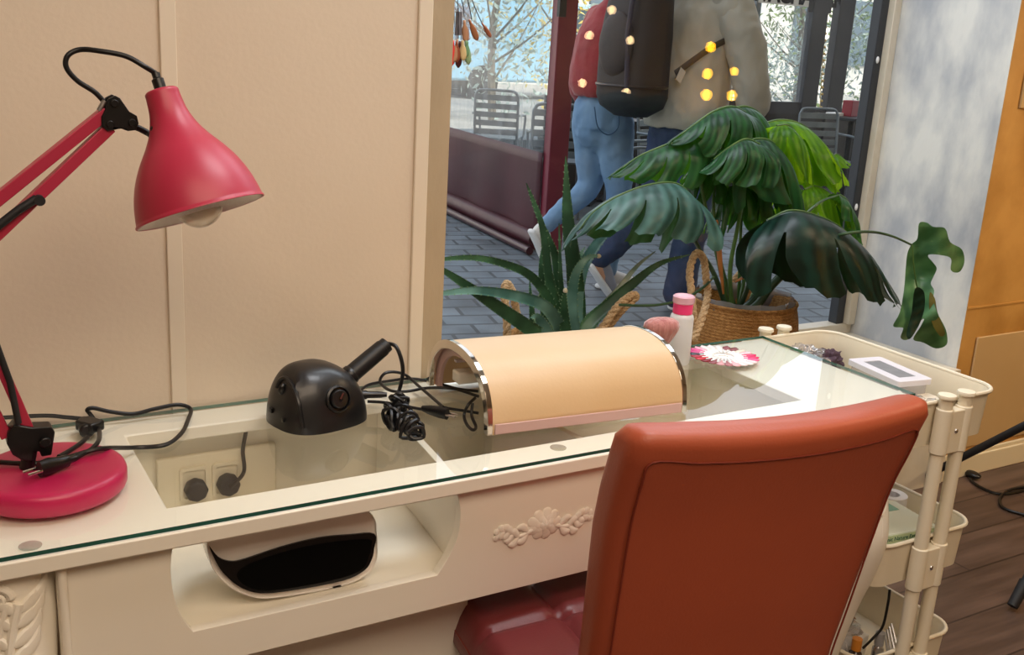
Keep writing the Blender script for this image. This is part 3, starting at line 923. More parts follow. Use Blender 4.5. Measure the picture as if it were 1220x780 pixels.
def tipmesh(s, o, d, L, w, z0=0, up=V((0, 0, 1)), arch_=.0018):
    d = d.normalized(); e = up.cross(d).normalized(); rows = []
    for i in range(9):
        t = i / 8
        ww = w * ilerp([(0, .3), (.25, .42), (.4, .9), (.7, 1), (.9, .8), (1, .15)], t)
        row = []
        for j in range(5):
            q = (j / 4 - .5) * 2
            row.append(o + d * (L * t) + e * (q * ww) + up * (arch_ * (1 - q * q) + z0))
        rows.append(row)
    return s.grid(rows)


for k in range(24):
    a = 2 * PI * k / 24 - .56
    d = V((math.cos(a), math.sin(a), 0))
    colr = tipc[k]
    if colr not in tm: tm[colr] = mat('tip_' + colr[1:], colr, rough=.2)
    s = MB(); tipmesh(s, wc + d * .02 + V((0, 0, .0022)), d, .050, .0075)
    s.build('nail_tip', m_tipw, wheel, solid=.0008)
    s2 = MB(); tipmesh(s2, wc + d * .040 + V((0, 0, .0034)), d, .032, .0086)
    s2.build('nail_tip_colour', tm[colr], wheel, solid=.0006)
# ============================================================ TROLLEY
m_cart = mat('cart_cream', '#ece2cb', '#e6dbc2', rough=.38, scale=3)
CX0, CX1, CY0, CY1 = 1.585, 1.885, 1.198, 1.66
CCX, CCY = (CX0 + CX1) / 2, (CY0 + CY1) / 2
cart = thing('utility_trolley', 'cream metal three-tier utility trolley standing at the right end of the desk', 'trolley', (CCX, CCY, 0))
TZ = [.738, .445, .195]
for k, zt in enumerate(TZ):
    s = MB(); h = .095
    rings = []
    w, d = CX1 - CX0, CY1 - CY0
    for (dw, z, r) in ((.004, zt, .05), (0.0, zt - .002, .05), (0, zt - .006, .05), (.006, zt - .008, .047), (.016, zt - h, .042), (.02, zt - h, .04), (.022, zt - h + .002, .04), (.012, zt - .01, .044), (.006, zt - .002, .046), (.004, zt, .05)):
        rings.append([V((x, y, z)) for x, y in rrect(w - dw, d - dw, r, 7, CCX, CCY)])
    rings2 = rings
    s.grid([r + [r[0]] for r in rings])
    base = [V((x, y, zt - h + .001)) for x, y in rrect(w - .021, d - .021, .04, 7, CCX, CCY)]
    s.add(base, [tuple(range(len(base)))])
    tr = s.build('tray', m_cart, cart, fixn=False)
    s = MB(); s.tube([V((x, y, zt - .002)) for x, y in rrect(w, d, .05, 7, CCX, CCY)], .0042, 8, closed=True)
    s.build('tray_rim', m_cart, tr)
PX = (1.695, 1.752)
for yy, sg in ((CY0 - .014, -1), (CY1 + .014, 1)):
    for px_ in PX:
        s = MB().tube([(px_, yy, .07), (px_, yy, .748)], .0135, 20); pole = s.build('pole', m_cart, cart, bevel=.002)
        s = MB().lathe([(.0, 0), (.0175, 0), (.018, .003), (.0165, .007), (0, .008)], (px_, yy, .747), n=24); s.build('pole_cap', m_cart, pole)
        # caster
        s = MB(); s.cyl((px_, yy, .048), (px_, yy, .07), .011, 14)
        s.bb(px_ - .012, px_ - .009, yy - .014, yy + .014, .02, .05); s.bb(px_ + .009, px_ + .012, yy - .014, yy + .014, .02, .05); s.bb(px_ - .012, px_ + .012, yy - .014, yy + .014, .047, .05)
        fk = s.build('caster', m_cart, cart)
        MB().tube([(px_ - .0085, yy, .0225), (px_ + .0085, yy, .0225)], .0215, 24).build('caster_wheel', m_blackm, fk)
    for zt in TZ:
        s = MB()
        for px_ in PX: s.tube([(px_, yy, zt - .104), (px_, yy, zt - .012)], .0165, 20)
        s.bb(PX[0], PX[1], yy - .012, yy + .012, zt - .104, zt - .016)
        bk = s.build('bracket', m_cart, cart, bevel=.002)
        MB().ell(((PX[0] + PX[1]) / 2, yy + sg * .0125, zt - .058), (.0052, .003, .0052), None, 14, 8).build('screw', m_chrome, bk)

m_clear = glassmat('clear_plastic', tint='#f1eff5', refl=2.2, haze=.22, hazec='#ffffff')
m_bag = glassmat('plastic_bag', tint='#f4f2f4', refl=3, haze=.18, rough=.12)
m_paperw = mat('paper_white', '#efefec', rough=.7)


def onz(px, py, z): return at(px, py, z=z)


# clear tip box with a framed grey lid
bz = .728
q = [onz(1016, 426, bz), onz(1058, 425, bz), onz(1114, 446, bz), onz(1072, 454, bz)]
ctr = sum(q, V()) / 4
d1 = ((q[3] - q[0]) + (q[2] - q[1])).normalized(); d2 = V((0, 0, 1)).cross(d1)
L1 = (q[3] - q[0]).length; L2 = abs((q[1] - q[0]).dot(d2)); L2 = max(.09, min(L2, .13)); L1 = max(.14, min(L1, .2))
ctr.x = min(ctr.x, CX1 - .085); RB = M((d1, d2, V((0, 0, 1)))).transposed()
box = thing('tip_box', 'clear plastic lidded box with a grey framed label in the top trolley tray', 'box', V((ctr.x, ctr.y, .6455)))
s = MB()
ff = lambda a, b, w: V((ctr.x, ctr.y, 0)) + RB @ V((a, b, 0)) + V((0, 0, w))
lo_ = rrect(L1 - .012, L2 - .012, .006, 3)
n = len(lo_)
s.add([ff(a, b, .6458) for a, b in lo_] + [ff(a, b, .714) for a, b in lo_], [tuple(range(n))] + [(i, (i + 1) % n, n + (i + 1) % n, n + i) for i in range(n)])
s.build('box_body', m_clear, box)
s = MB().plate([rrect(L1, L2, .007, 3), rrect(L1 - .05, L2 - .045, .003, 3)], lambda a, b, w: ff(a, b, .714 + w), .0125)
s.build('lid_frame', mat('lid_frost', '#eeeaf2', rough=.3, trans=.15), box, bevel=.002)
s = MB().plate([rrect(L1 - .052, L2 - .047, .003, 3)], lambda a, b, w: ff(a, b, .7235 + w), .002)
s.build('grey_label', mat('label_grey', '#77777b', '#8b8b8e', rough=.5, scale=30), box)
s = MB()
for k in range(14):
    a = (k / 13 - .5) * (L1 - .04)
    s.box(ff(a, 0, .66), (.004, L2 - .03, .018), RB @ M.Rotation(.2, 3, 'X'))
s.build('tips_inside', mat('tips_lilac', '#cfc6d6', rough=.4), box)
# crumpled purple scrunchie in a bag
pp = V((CX1 - .075, CY1 - .09, .69))
pp = onz(1002, 416, .70); pp.x = min(pp.x, CX1 - .06); pp.y = min(pp.y, CY1 - .06)


def crumple(name, m, c, r, amp, f, parent=None, seed=0, nu=40, nv=24):
    s = MB(); rows = []
    for i in range(nv + 1):
        ph = PI * i / nv; row = []
        for j in range(nu + 1):
            th = 2 * PI * (j % nu) / nu
            d = V((math.sin(ph) * math.cos(th), math.sin(ph) * math.sin(th), math.cos(ph)))
            k = 1 + amp * NZ.noise(d * f + V((seed, seed * .3, 0))) + amp * .5 * NZ.noise(d * f * 2.3 + V((seed, 5, 1)))
            row.append(V(c) + V((d.x * r[0], d.y * r[1], d.z * r[2])) * k)
        rows.append(row)
    return s.grid(rows).build(name, m, parent)


sc = crumple('hair_scrunchie', mat('plum_cloth', '#3b2834', '#5a4350', rough=.85, scale=30), V((pp.x, pp.y, .682)), (.034, .034, .028), .5, 3.2, seed=3)
tag(sc, 'dark plum crumpled scrunchie in the far part of the top trolley tray', 'scrunchie')
bg = crumple('plastic_bag', m_bag, V((pp.x - .055, pp.y + .015, .688)), (.045, .05, .03), .45, 3.5, seed=8)
tag(bg, 'crumpled clear plastic bag beside the plum scrunchie in the top trolley tray', 'bag')
p1, p2 = onz(976, 418, .735), onz(1062, 458, .735)
s = MB().bar(V((1.640, 1.58, .722)), V((1.640, 1.32, .722)), .004, .04)
tg = s.build('nail_file', mat('teal_file', '#8fd6d8', '#a6e2e2', rough=.4)); tag(tg, 'long pale turquoise file along the desk side of the top trolley tray', 'nail file')
for k, (ax_, ay_, lz, a, cc, lb) in enumerate(((1.668, 1.262, .10, .5, '#dcdcde', 'silver tweezers lying at the near end of the top trolley tray'),
                                               (1.700, 1.250, .085, 1.1, '#e8d9cc', 'pale wooden stick lying at the near end of the top trolley tray'))):
    s = MB(); d = V((math.cos(a), math.sin(a), .05))
    if k == 0:
        for sgn in (-1, 1):
            s.tube([V((ax_, ay_, .700)), V((ax_, ay_, .702)) + d * lz * .5 + V((0, sgn * .004, .003)), V((ax_, ay_, .702)) + d * lz], [.0028, .003, .001], 8)
        o = s.build('tweezers', m_chrome); tag(o, lb, 'tweezers')
    else:
        s.tube([V((ax_, ay_, .700)), V((ax_, ay_, .704)) + d * lz], [.004, .0035], 8)
        o = s.build('wooden_stick', mat('stick', cc, rough=.6)); tag(o, lb, 'stick')
rl = crumple('crumpled_wrap', m_bag, V((1.77, 1.30, .672)), (.06, .05, .025), .5, 3, seed=2); tag(rl, 'crumpled clear wrapper at the near right of the top trolley tray', 'wrapper')
sp_ = MB().bb(1.625, 1.835, 1.245, 1.33, .6455, .693).build('flat_carton', mat('carton_cream', '#d7cdbb', rough=.6), bevel=.002); tag(sp_, 'low cream carton lying under the tweezers in the top trolley tray', 'carton')
# middle tray: tape roll and printed box
tp = onz(1074, 586, .44); tp.x = min(max(tp.x, CX0 + .06), CX1 - .048); tp.y = min(tp.y, CY1 - .06)
s = MB().lathe([(.016, 0), (.033, 0), (.033, .042), (.016, .042), (.016, 0)], (tp.x, tp.y, .3995), n=36)
o = s.build('tape_roll', mat('tape_white', '#e9e9ee', '#dcdce4', rough=.3), bevel=.001); tag(o, 'white roll of tape in the middle trolley tray', 'tape roll')
s = MB().tube([(tp.x, tp.y, .3525), (tp.x, tp.y, .3985)], .034, 30); o = s.build('cotton_jar', m_clear); tag(o, 'clear jar under the white tape roll in the middle trolley tray', 'jar')
c0 = onz(1068, 640, .455)
bx = thing('printed_box', 'white and pale green printed box tilted in the middle trolley tray', 'box', (1.70, 1.33, .36))
RBx = M.Rotation(math.radians(-7), 3, 'Z')
bcx, bcy = 1.712, 1.305
s = MB().box((bcx, bcy, .3955), (.20, .135, .086), RBx); s.build('carton', mat('carton_white', '#e4ece4', '#d8e6da', rough=.5, scale=3), bx, bevel=.002)
m_green = mat('print_green', '#2f6f5a', rough=.5); m_pgreen = mat('panel_green', '#cfe0b8', rough=.5)
s = MB().box(V((bcx, bcy, .41)) + RBx @ V((0, -.0678, 0)), (.196, .0012, .05), RBx); s.build('green_panel', m_pgreen, bx)
s = MB().box(V((bcx, bcy, .4389)) + RBx @ V((.05, .035, 0)), (.05, .03, .001), RBx); s.build('green_corner_print', mat('teal_print', '#7fb3a4', rough=.4), bx)


def text(body, size, m, loc, rot, name='lettering', parent=None, ext=.0003, align='CENTER', spc=1, off=0):
    cu = bpy.data.curves.new(name, 'FONT'); cu.body = body; cu.size = size; cu.extrude = ext; cu.align_x = align; cu.align_y = 'CENTER'; cu.space_character = spc; cu.offset = off
    o = bpy.data.objects.new(name, cu); COL.objects.link(o); cu.materials.append(m)
    o.rotation_euler = rot
    if parent: o.parent = parent; o.location = V(loc) - ORG[parent]
    else: o.location = loc
    bpy.context.view_layer.update()
    me = bpy.data.meshes.new_from_object(o.evaluated_get(bpy.context.evaluated_depsgraph_get()))
    me.materials.clear(); me.materials.append(m)
    n = bpy.data.objects.new(name, me); COL.objects.link(n); n.parent = parent; n.location = o.location; n.rotation_euler = rot
    bpy.data.objects.remove(o)
    return n


pos = V((bcx, bcy, .427)) + RBx @ V((0.0, -.0688, 0))
text('Organic Nature Extracts', .0125, m_green, pos, (PI / 2, 0, math.radians(-7)), parent=bx)
for k in range(5):
    p_ = V((bcx, bcy, .411)) + RBx @ V((-.06 + .025 * k, -.0686, 0))
    MB().ell(p_, (.004, .0006, .004), None, 10, 6).build('printed_dot', m_green, bx)
# lower tray
crum = crumple('crumpled_foil_bag', m_bag, V((1.665, 1.36, .155)), (.06, .07, .05), .5, 3, seed=12); tag(crum, 'crumpled shiny clear bag in the bottom trolley tray', 'bag')
for k, (bx_, by_, r, h, cc, lb) in enumerate(((1.652, 1.262, .013, .085, '#3c2a20', 'small brown bottle with orange cap in the bottom trolley tray'),
                                            (1.70, 1.245, .012, .095, '#c9c9cc', 'slim silver tube standing in the bottom trolley tray'))):
    t = thing('small_bottle' if k == 0 else 'silver_tube', lb, 'bottle' if k == 0 else 'tube', (bx_, by_, .1018))
    MB().lathe([(0, 0), (r, 0), (r, h * .7), (r * .5, h * .78), (0, h * .78)], (bx_, by_, .1018), n=20).build('bottle_body', mat('bb%d' % k, cc, rough=.2, metal=.9 if k else 0), t)
    MB().lathe([(0, 0), (r * .8, 0), (r * .8, h * .3), (0, h * .3)], (bx_, by_, .1018 + h * .79), n=20).build('cap', mat('bc%d' % k, '#d98a35' if k == 0 else '#9b9b9f', rough=.35), t)
t = MB().box((1.70, 1.305, .135), (.07, .035, .06), M.Rotation(.4, 3, 'Z') @ M.Rotation(.25, 3, 'Y')).build('white_box', m_paperw, bevel=.002); tag(t, 'small plain white box leaning in the bottom trolley tray', 'box')
for k in range(4):
    s = MB().tube([V((1.742 + .012 * k, 1.235, .106)), V((1.755 + .014 * k, 1.275 + .006 * k, .175))], [.0035, .0028], 8)
    o = s.build('metal_tool', m_steel); tag(o, 'slim metal nail tool leaning upright in the bottom trolley tray', 'tool', 'metal nail tools in the bottom trolley tray')
s = MB().tube(spl([at(1060, 702, y=1.24), at(1058, 718, y=1.235), at(1052, 745, y=1.235), at(1042, 758, y=1.24), at(1028, 772, y=1.25)], 7), .0028, 8)
o = s.build('black_cable', m_cable); tag(o, 'thin black cable hanging from the middle tray into the bottom trolley tray', 'cable')

# ============================================================ CHAIR
CHZ = math.radians(-7)
ch = thing('desk_chair', 'orange-red leather chair with high padded back and tufted seat pulled to the desk', 'chair', (.935, 1.08, 0))
RC = M.Rotation(CHZ, 3, 'Z')
cc0 = V((.935, .90, 0))


def cb(u, w, z):
    """chair coords: u across, w towards the desk, z up"""
    return cc0 + RC @ V((u, w, 0)) + V((0, 0, z))


def backpt(u, z, w):
    lean = -.17 * (z - .5) * (1 if z > .5 else 0)
    t = (z - .45) / .47
    lean -= .035 * max(0, t - .7) ** 1.3 * 3
    return cb(u, lean + w + .05 + .02 * (u / .23) ** 2, z)


s = MB(); rows = []
T = .062
zs = [.40, .42, .46, .52, .6, .7, .78, .84, .88, .905, .920, .9255]
for zi, z in enumerate(zs):
    t = (z - .40) / .52
    hw = ilerp([(0, .205), (.4, .212), (.8, .226), (.95, .228), (1.0, .2275)], t)
    th = ilerp([(0, .05), (.5, T), (.9, T), (1.0, T)], t)
    if zi >= len(zs) - 3:
        q_ = (.035, .014, 0.0)[zi - (len(zs) - 3)]
        th *= (1, .8, .45)[zi - len(zs) + 3]; hw -= (0, .005, .016)[zi - len(zs) + 3]
    row = []
    for (a, b) in rrect(2 * hw, th, min(.022, th * .45), 5):
        # many points across: resample the long sides
        row.append((a, b))
    full = []
    m_ = len(row)
    for i in range(m_):
        p, q2 = row[i], row[(i + 1) % m_]
        full.append(p)
        if math.hypot(q2[0] - p[0], q2[1] - p[1]) > .1:
            for k in range(1, 10): full.append((lerp(p[0], q2[0], k / 10), lerp(p[1], q2[1], k / 10)))
    rowv = []
    for (a, b) in full:
        bulge = .006 * (1 - (a / hw) ** 2) * (-1 if b < 0 else 1)
        dz_ = 0.012 * (a / .22) * 0 + (.010 * (abs(a) / .22) ** 2 * (1 if zi > 5 else 0))
        rowv.append(backpt(a, z + (dz_ if zi > 7 else 0), b + bulge))
    rows.append(rowv + [rowv[0]])
s.grid(rows)
s.f.append(list(range(len(rows[0]) - 1))); s.mi.append(0)
o_ = (len(rows) - 1) * len(rows[0])
s.f.append([o_ + i for i in range(len(rows[0]) - 1)]); s.mi.append(0)
bk = s.build('backrest', m_leather_o, ch, ang=75)
m_seam = mat('seam_dark', '#7a2a16', rough=.6)
# stitched seam around the back panel
seam = []
for z in (.42, .5, .6, .7, .8, .865): seam.append(backpt(-ilerp([(.4, .186), (.92, .209)], z), z, -T / 2 - .0045))
for u_ in (-.20, -.14, -.07, 0, .07, .14, .20): seam.append(backpt(u_, .888 + .010 * (abs(u_) / .22) ** 2, -T / 2 - .0062 + .0045 * (abs(u_) / .2) ** 2))
for z in (.865, .8, .7, .6, .5, .42): seam.append(backpt(ilerp([(.4, .186), (.92, .209)], z), z, -T / 2 - .0045))
MB().tube(spl(seam, 5), .0016, 6).build('seam', m_seam, bk)
# seat with tufted panels
s = MB(); rows = []
SW, SD, SZ = .225, .215, .485
sc0 = V((.9150, 1.125, 0))


def sp(u, w, z): return sc0 + RC @ V((u, w, 0)) + V((0, 0, z))


NU = 49
top_, = [[]]
for i in range(NU):
    u = -1 + 2 * i / (NU - 1); row = []
    for j in range(NU):
        w = -1 + 2 * j / (NU - 1)
        # squircle edge fall-off and button-tuft grooves
        cu, cw = (u * 1.5) % 1.0, (w * 1.5) % 1.0
        gu = min(cu, 1 - cu); gw = min(cw, 1 - cw)
        gu = abs(((u + 1) * 1.5) % 1 - 0); gu = min(gu, 1 - gu); gw = abs(((w + 1) * 1.5) % 1); gw = min(gw, 1 - gw)
        groove = .012 * math.exp(-(gu / .07) ** 2) + .012 * math.exp(-(gw / .07) ** 2)
        if abs(u) > .93: groove *= .3
        if abs(w) > .93: groove *= .3
        edge = max(abs(u), abs(w)); fall = 0 if edge < .86 else ((edge - .86) / .14) ** 2.2 * .045
        row.append(sp(u * SW * (1 - .02 * w * w), w * SD * (1 - .02 * u * u), SZ + .012 * (1 - u * u) * (1 - w * w) - groove - fall))
    rows.append(row)
s.grid(rows)
# skirt
per = [(i, 0) for i in range(NU)] + [(NU - 1, j) for j in range(1, NU)] + [(i, NU - 1) for i in range(NU - 2, -1, -1)] + [(0, j) for j in range(NU - 2, 0, -1)]
pr_ = [rows[i][j] for i, j in per]
cen = sp(0, 0, 0)
r1 = [V((cen.x + (p.x - cen.x) * 1.005, cen.y + (p.y - cen.y) * 1.005, SZ - .065)) for p in pr_]
r2 = [V((cen.x + (p.x - cen.x) * .96, cen.y + (p.y - cen.y) * .96, SZ - .085)) for p in pr_]
s.grid([pr_ + [pr_[0]], r1 + [r1[0]], r2 + [r2[0]]])
s.add(r2, [tuple(range(len(r2)))])
seat = s.build('seat', m_leather_r, ch, ang=70)
sm = [V((cen.x + (p.x - cen.x) * .99, cen.y + (p.y - cen.y) * .99, p.z + .0035)) for p in pr_]
MB().tube(sm, .0022, 6, closed=True).build('piping', mat('piping_red', '#7e2c27', rough=.4), seat)
MB().box(sp(0, 0, SZ - .098), (.3, .3, .022), RC).build('seat_plate', m_blackm, ch, bevel=.004)
s = MB(); s.bar(sp(0, -.1, SZ - .095), cb(0, .03, .385), .07, .012); s.bar(cb(0, .035, .38), cb(0, .052, .43), .07, .012, (0, 1, 0))
s.build('back_bracket', m_blackm, ch)
MB().tube([sp(0, 0, .09), sp(0, 0, .22), sp(0, 0, .225), sp(0, 0, SZ - .11)], [.028, .028, .016, .016], 20).build('gas_lift', m_chrome, ch)
for k in range(5):
    a = 2 * PI * k / 5 + .3; d = V((math.cos(a), math.sin(a), 0)); b0 = sp(0, 0, .095)
    lg = MB().tube([b0 + d * .02, b0 + d * .15 + V((0, 0, -.01)), b0 + d * .26 + V((0, 0, -.03))], [(.020, .014), (.016, .011), (.013, .009)], 12, ref=(0, 0, 1)).build('base_leg', m_chrome, ch)
    e = V((-d.y, d.x, 0)); c_ = V((b0.x, b0.y, .026)) + d * .26
    s = MB(); s.cyl(c_ + e * .006, c_ + e * .022, .0255, 20); s.cyl(c_ - e * .022, c_ - e * .006, .0255, 20); s.cyl(c_ + V((0, 0, 0)) - e * .01, c_ + e * .01, .008, 10); s.cyl(c_, c_ + V((0, 0, .036)), .006, 10)
    s.build('caster', m_blackm, lg)

# ============================================================ LIGHT STAND + FLOOR CABLE
F1 = at(1094, 571, z=.012); F2 = at(1206, 722, z=.014)
hub = at(1222, 506, y=1.74); hub = F1 + (hub - F1) * 1.9
F3 = hub * 1; F3.z = .014; F3 = V((hub.x * 2 + .05 - .5 * (F1.x + F2.x) + .1, hub.y * 1.0 - .3, .014))
st = thing('tripod_stand', 'black tripod light stand whose legs reach in at the right beyond the trolley', 'tripod stand', (hub.x, hub.y, 0))
MB().tube([(hub.x, hub.y, .2), (hub.x, hub.y, 1.75)], .012, 14).build('column', m_blackm, st)
MB().tube([(hub.x, hub.y, hub.z - .03), (hub.x, hub.y, hub.z + .03)], .022, 16).build('hub', m_blackm, st)
for F in (F1, F2, F3):
    d = (hub - F).normalized(); l_ = MB().tube([F + d * .02, V((hub.x, hub.y, hub.z))], (.0125), 12).build('leg', m_blackm, st)
    MB().tube([F, F + d * .075], [.014, .0165], 12).build('rubber_foot', m_blackm, l_)
s = MB().tube(spl([(V((hub.x, hub.y, 1.75)) + V((0, -.17 * math.sin(a) * 0 + .17 * math.cos(a) * .7, .17 + .17 * math.sin(a) - .0)) + V((.17 * math.cos(a) * .7, 0, 0))) for a in [2 * PI * k / 12 - PI / 2 for k in range(12)]], 4, closed=True), .014, 10, closed=True)
s.build('ring_lamp', m_paperw, st)
fc = [at(1240, 545, z=.006), at(1200, 545, z=.006), at(1175, 552, z=.006), at(1160, 560, z=.006), at(1156, 570, z=.006), at(1168, 580, z=.006), at(1190, 588, z=.006), at(1215, 585, z=.006), at(1225, 580, z=.006), at(1205, 583, z=.010), at(1192, 592, z=.006), at(1196, 605, z=.006), at(1225, 614, z=.006), at(1250, 618, z=.006)]
s = MB().tube(spl(fc, 7), .005, 8); fcab = thing('floor_cable', 'black looping cable on the dark wood floor near the gold wall', 'cable', fc[4])
s.build('cable', m_cable, fcab)
k = at(1159, 565, z=.014); MB().ell(k, (.02, .03, .012)).build('inline_switch', m_black, fcab)

# ============================================================ HANGING NAIL TIPS
hy = 1.80
hg = thing('nail_tip_hanger', 'hanging bunch of stiletto nail tips, orange, red, cream and green, in the window top left', 'nail swatches', at(555, -10, y=hy))
hmats = {c: mat('hang_' + c[1:], c, rough=.3) for c in ('#a06a4a', '#d8643a', '#c8926a', '#e23a3a', '#8f4a36', '#4a1f22', '#d9c08e', '#8fae84', '#6f9a74', '#b98a6c', '#9a5a40')}


def hang(px, py, qx, qy, w, c, dy=0):
    a, b = at(px, py, y=hy + dy), at(qx, qy, y=hy + dy); d = b - a
    vw = (CAMP - a).normalized(); s = MB(); tipmesh(s, a, d, d.length * 1.1, w * 1.35, 0, vw, .002); s.build('nail_tip', hmats[c], hg, solid=.0009)


s = MB()
for q in (((541, -6), (539, 10), (541, 24)), ((548, -6), (552, 8), (553, 20)), ((530, -6), (534, 12), (532, 20)), ((556, -6), (560, 12), (562, 23)), ((560, -6), (568, 14), (574, 27)), ((545, -6), (546, 20), (546, 46))):
    s.tube(spl([at(a, b, y=hy) for a, b in q], 5), .0009, 6)
s.build('hanging_thread', m_blackm, hg)
s = MB()
for k in range(26):
    a, b = 535 + 1.0 * k, random.uniform(2, 10)
    s.bar(at(a, b, y=hy + .012), at(a + random.uniform(-2, 2), 48, y=hy + .012), .0018, .0008)
s.build('clear_tip_stems', m_clear, hg)
s = MB(); s.bar(at(547, 14, y=hy + .006), at(546, 42, y=hy + .006), .012, .004, (0, 1, 0)); s.build('dark_bundle', mat('bund', '#4c4a50', '#7a7880', rough=.6, scale=60, stretch=(8, 8, 1)), hg)
for a in ((531, 21, 519, 41, .0045, '#a06a4a'), (553, 24, 555, 48, .005, '#b98a6c'), (559, 23, 568, 46, .0045, '#a06a4a'), (574, 27, 584, 43, .003, '#9a5a40'),
          (531, 49, 527, 74, .0048, '#d8643a'), (536, 48, 534, 70, .0048, '#c8926a'), (540, 48, 538, 76, .0048, '#e23a3a'), (544, 49, 544, 72, .005, '#8f4a36'),
          (548, 49, 546, 78, .0048, '#4a1f22'), (551, 48, 552, 70, .0048, '#d9c08e'), (555, 48, 558, 74, .0048, '#8fae84'), (545, 47, 541, 72, .0045, '#b98a6c'), (557, 49, 555, 66, .0042, '#6f9a74')):
    hang(*a, dy=random.uniform(-.006, .006))
# ============================================================ BASKETS
m_jute = mat('jute_weave', '#9a6a35', '#c08d50', rough=.9, scale=90, stretch=(1, 1, 2.2), bump=.8, bscale=220, lo=.35, hi=.65)
m_jute2 = mat('jute_pale', '#b89468', '#d2b289', rough=.9, scale=80, bump=.8, bscale=200)
m_soil = mat('soil', '#2a1c14', '#4a3526', rough=.95, scale=60, bump=1, bscale=60)
m_foil = glassmat('pot_foil', tint='#b9aeb0', refl=3, haze=.25, rough=.15)


def basket(name, label, c, r, z0, z1, hand):
    t = thing(name, label, 'basket', V((c.x, c.y, z0)))
    s = MB(); prof = []
    nrow = 26
    for i in range(nrow * 4 + 1):
        f = i / (nrow * 4); z = lerp(z0 + .004, z1, f)
        prof.append((r * (.93 + .09 * math.sin(PI * min(1, f * 1.05)) ** .8 - .0 * f) + .0014 * math.sin(f * nrow * 2 * PI), z - z0))
    rt = prof[-1][0]
    pin = [(rt - .006, z1 - z0 + .002), (rt - .010, z1 - z0 - .004), (rt - .012, z1 - z0 - .06)]
    s.lathe([(0, .002)] + prof + pin, V((c.x, c.y, z0)), n=64)
    s.build('basket_wall', m_jute, t, ang=80)
    s = MB().tube([V((c.x + rt * math.cos(a), c.y + rt * math.sin(a), z1)) for a in [2 * PI * k / 48 for k in range(48)]], .005, 8, closed=True)
    s.build('rim_braid', m_jute, t)
    for h in hand:
        hp_ = spl(h, 10); s = MB()
        # braided strap: three strands winding round each other
        for q in range(3):
            st_ = []
            for i, p in enumerate(hp_):
                a = i * .8 + q * 2 * PI / 3
                tg_ = (hp_[min(len(hp_) - 1, i + 1)] - hp_[max(0, i - 1)]).normalized(); e = tg_.cross(V((.3, .2, 1))).normalized(); u_ = tg_.cross(e)
                st_.append(p + e * .0055 * math.cos(a) + u_ * .0055 * math.sin(a))
            s.tube(st_, .0062, 8)
        s.build('handle', m_jute2, t)
    return t


LZ = .4005
MC = at(886, 356, z=.64); MC = V((MC.x, MC.y, 0))
AC = at(664, 402, z=.60); AC = V((AC.x, AC.y, 0))
yy = MC.y - .02
yh = at(838, 372, z=.64).y
basket('jute_basket', 'large brown woven jute basket with loop handle holding the monstera', MC, .170, LZ, .640,
       [[at(829, 405, y=yh - .06), at(826, 375, y=yh - .06), at(824, 350, y=yh - .04), at(822, 322, y=yh), at(829, 302, y=yh + .02), at(838, 308, y=yh + .02), at(841, 330, y=yh + .01), at(843, 352, y=yh + .0), at(836, 380, y=yh - .06), at(826, 405, y=yh - .08)],
        [MC + V((.13, .09, .60)), MC + V((.15, .10, .66)), MC + V((.13, .14, .69)), MC + V((.09, .15, .65)), MC + V((.09, .14, .60))]])
ya = AC.y
basket('jute_basket', 'smaller woven jute basket with spread handles holding the aloe behind the arm rest', AC, .140, LZ, .598,
       [[at(604, 412, y=ya - .05), at(604, 380, y=ya - .03), at(601, 350, y=ya), at(604, 338, y=ya + .01), at(611, 350, y=ya), at(616, 375, y=ya), at(625, 400, y=ya)],
        [at(700, 402, y=ya - .06), at(716, 392, y=ya - .07), at(735, 366, y=ya - .08), at(752, 352, y=ya - .08), at(757, 354, y=ya - .08), at(742, 368, y=ya - .07), at(728, 385, y=ya - .05), at(718, 400, y=ya - .03)]])

# ============================================================ ALOE
m_aloe = leafmat('aloe_green', '#23432d', '#406a4a', '#52805c', trl='#6f9a50', tf=.08, rough=.38, veins=3)
m_aloe2 = leafmat('aloe_bluegreen', '#3c655c', '#6a9488', '#7ba398', trl='#6f9a70', tf=.08, rough=.35, veins=3)
m_alotip = mat('aloe_dry_tip', '#cfc4a4', '#a9a58a', rough=.6)
aloe = thing('aloe_plant', 'spiky green aloe plant in the smaller jute basket behind the arm rest', 'plant', V((AC.x, AC.y, .45)))
MB().lathe([(0, 0), (.12, 0), (.124, .003), (0, .012)], V((AC.x, AC.y, .565)), n=40).build('soil', m_soil, aloe)


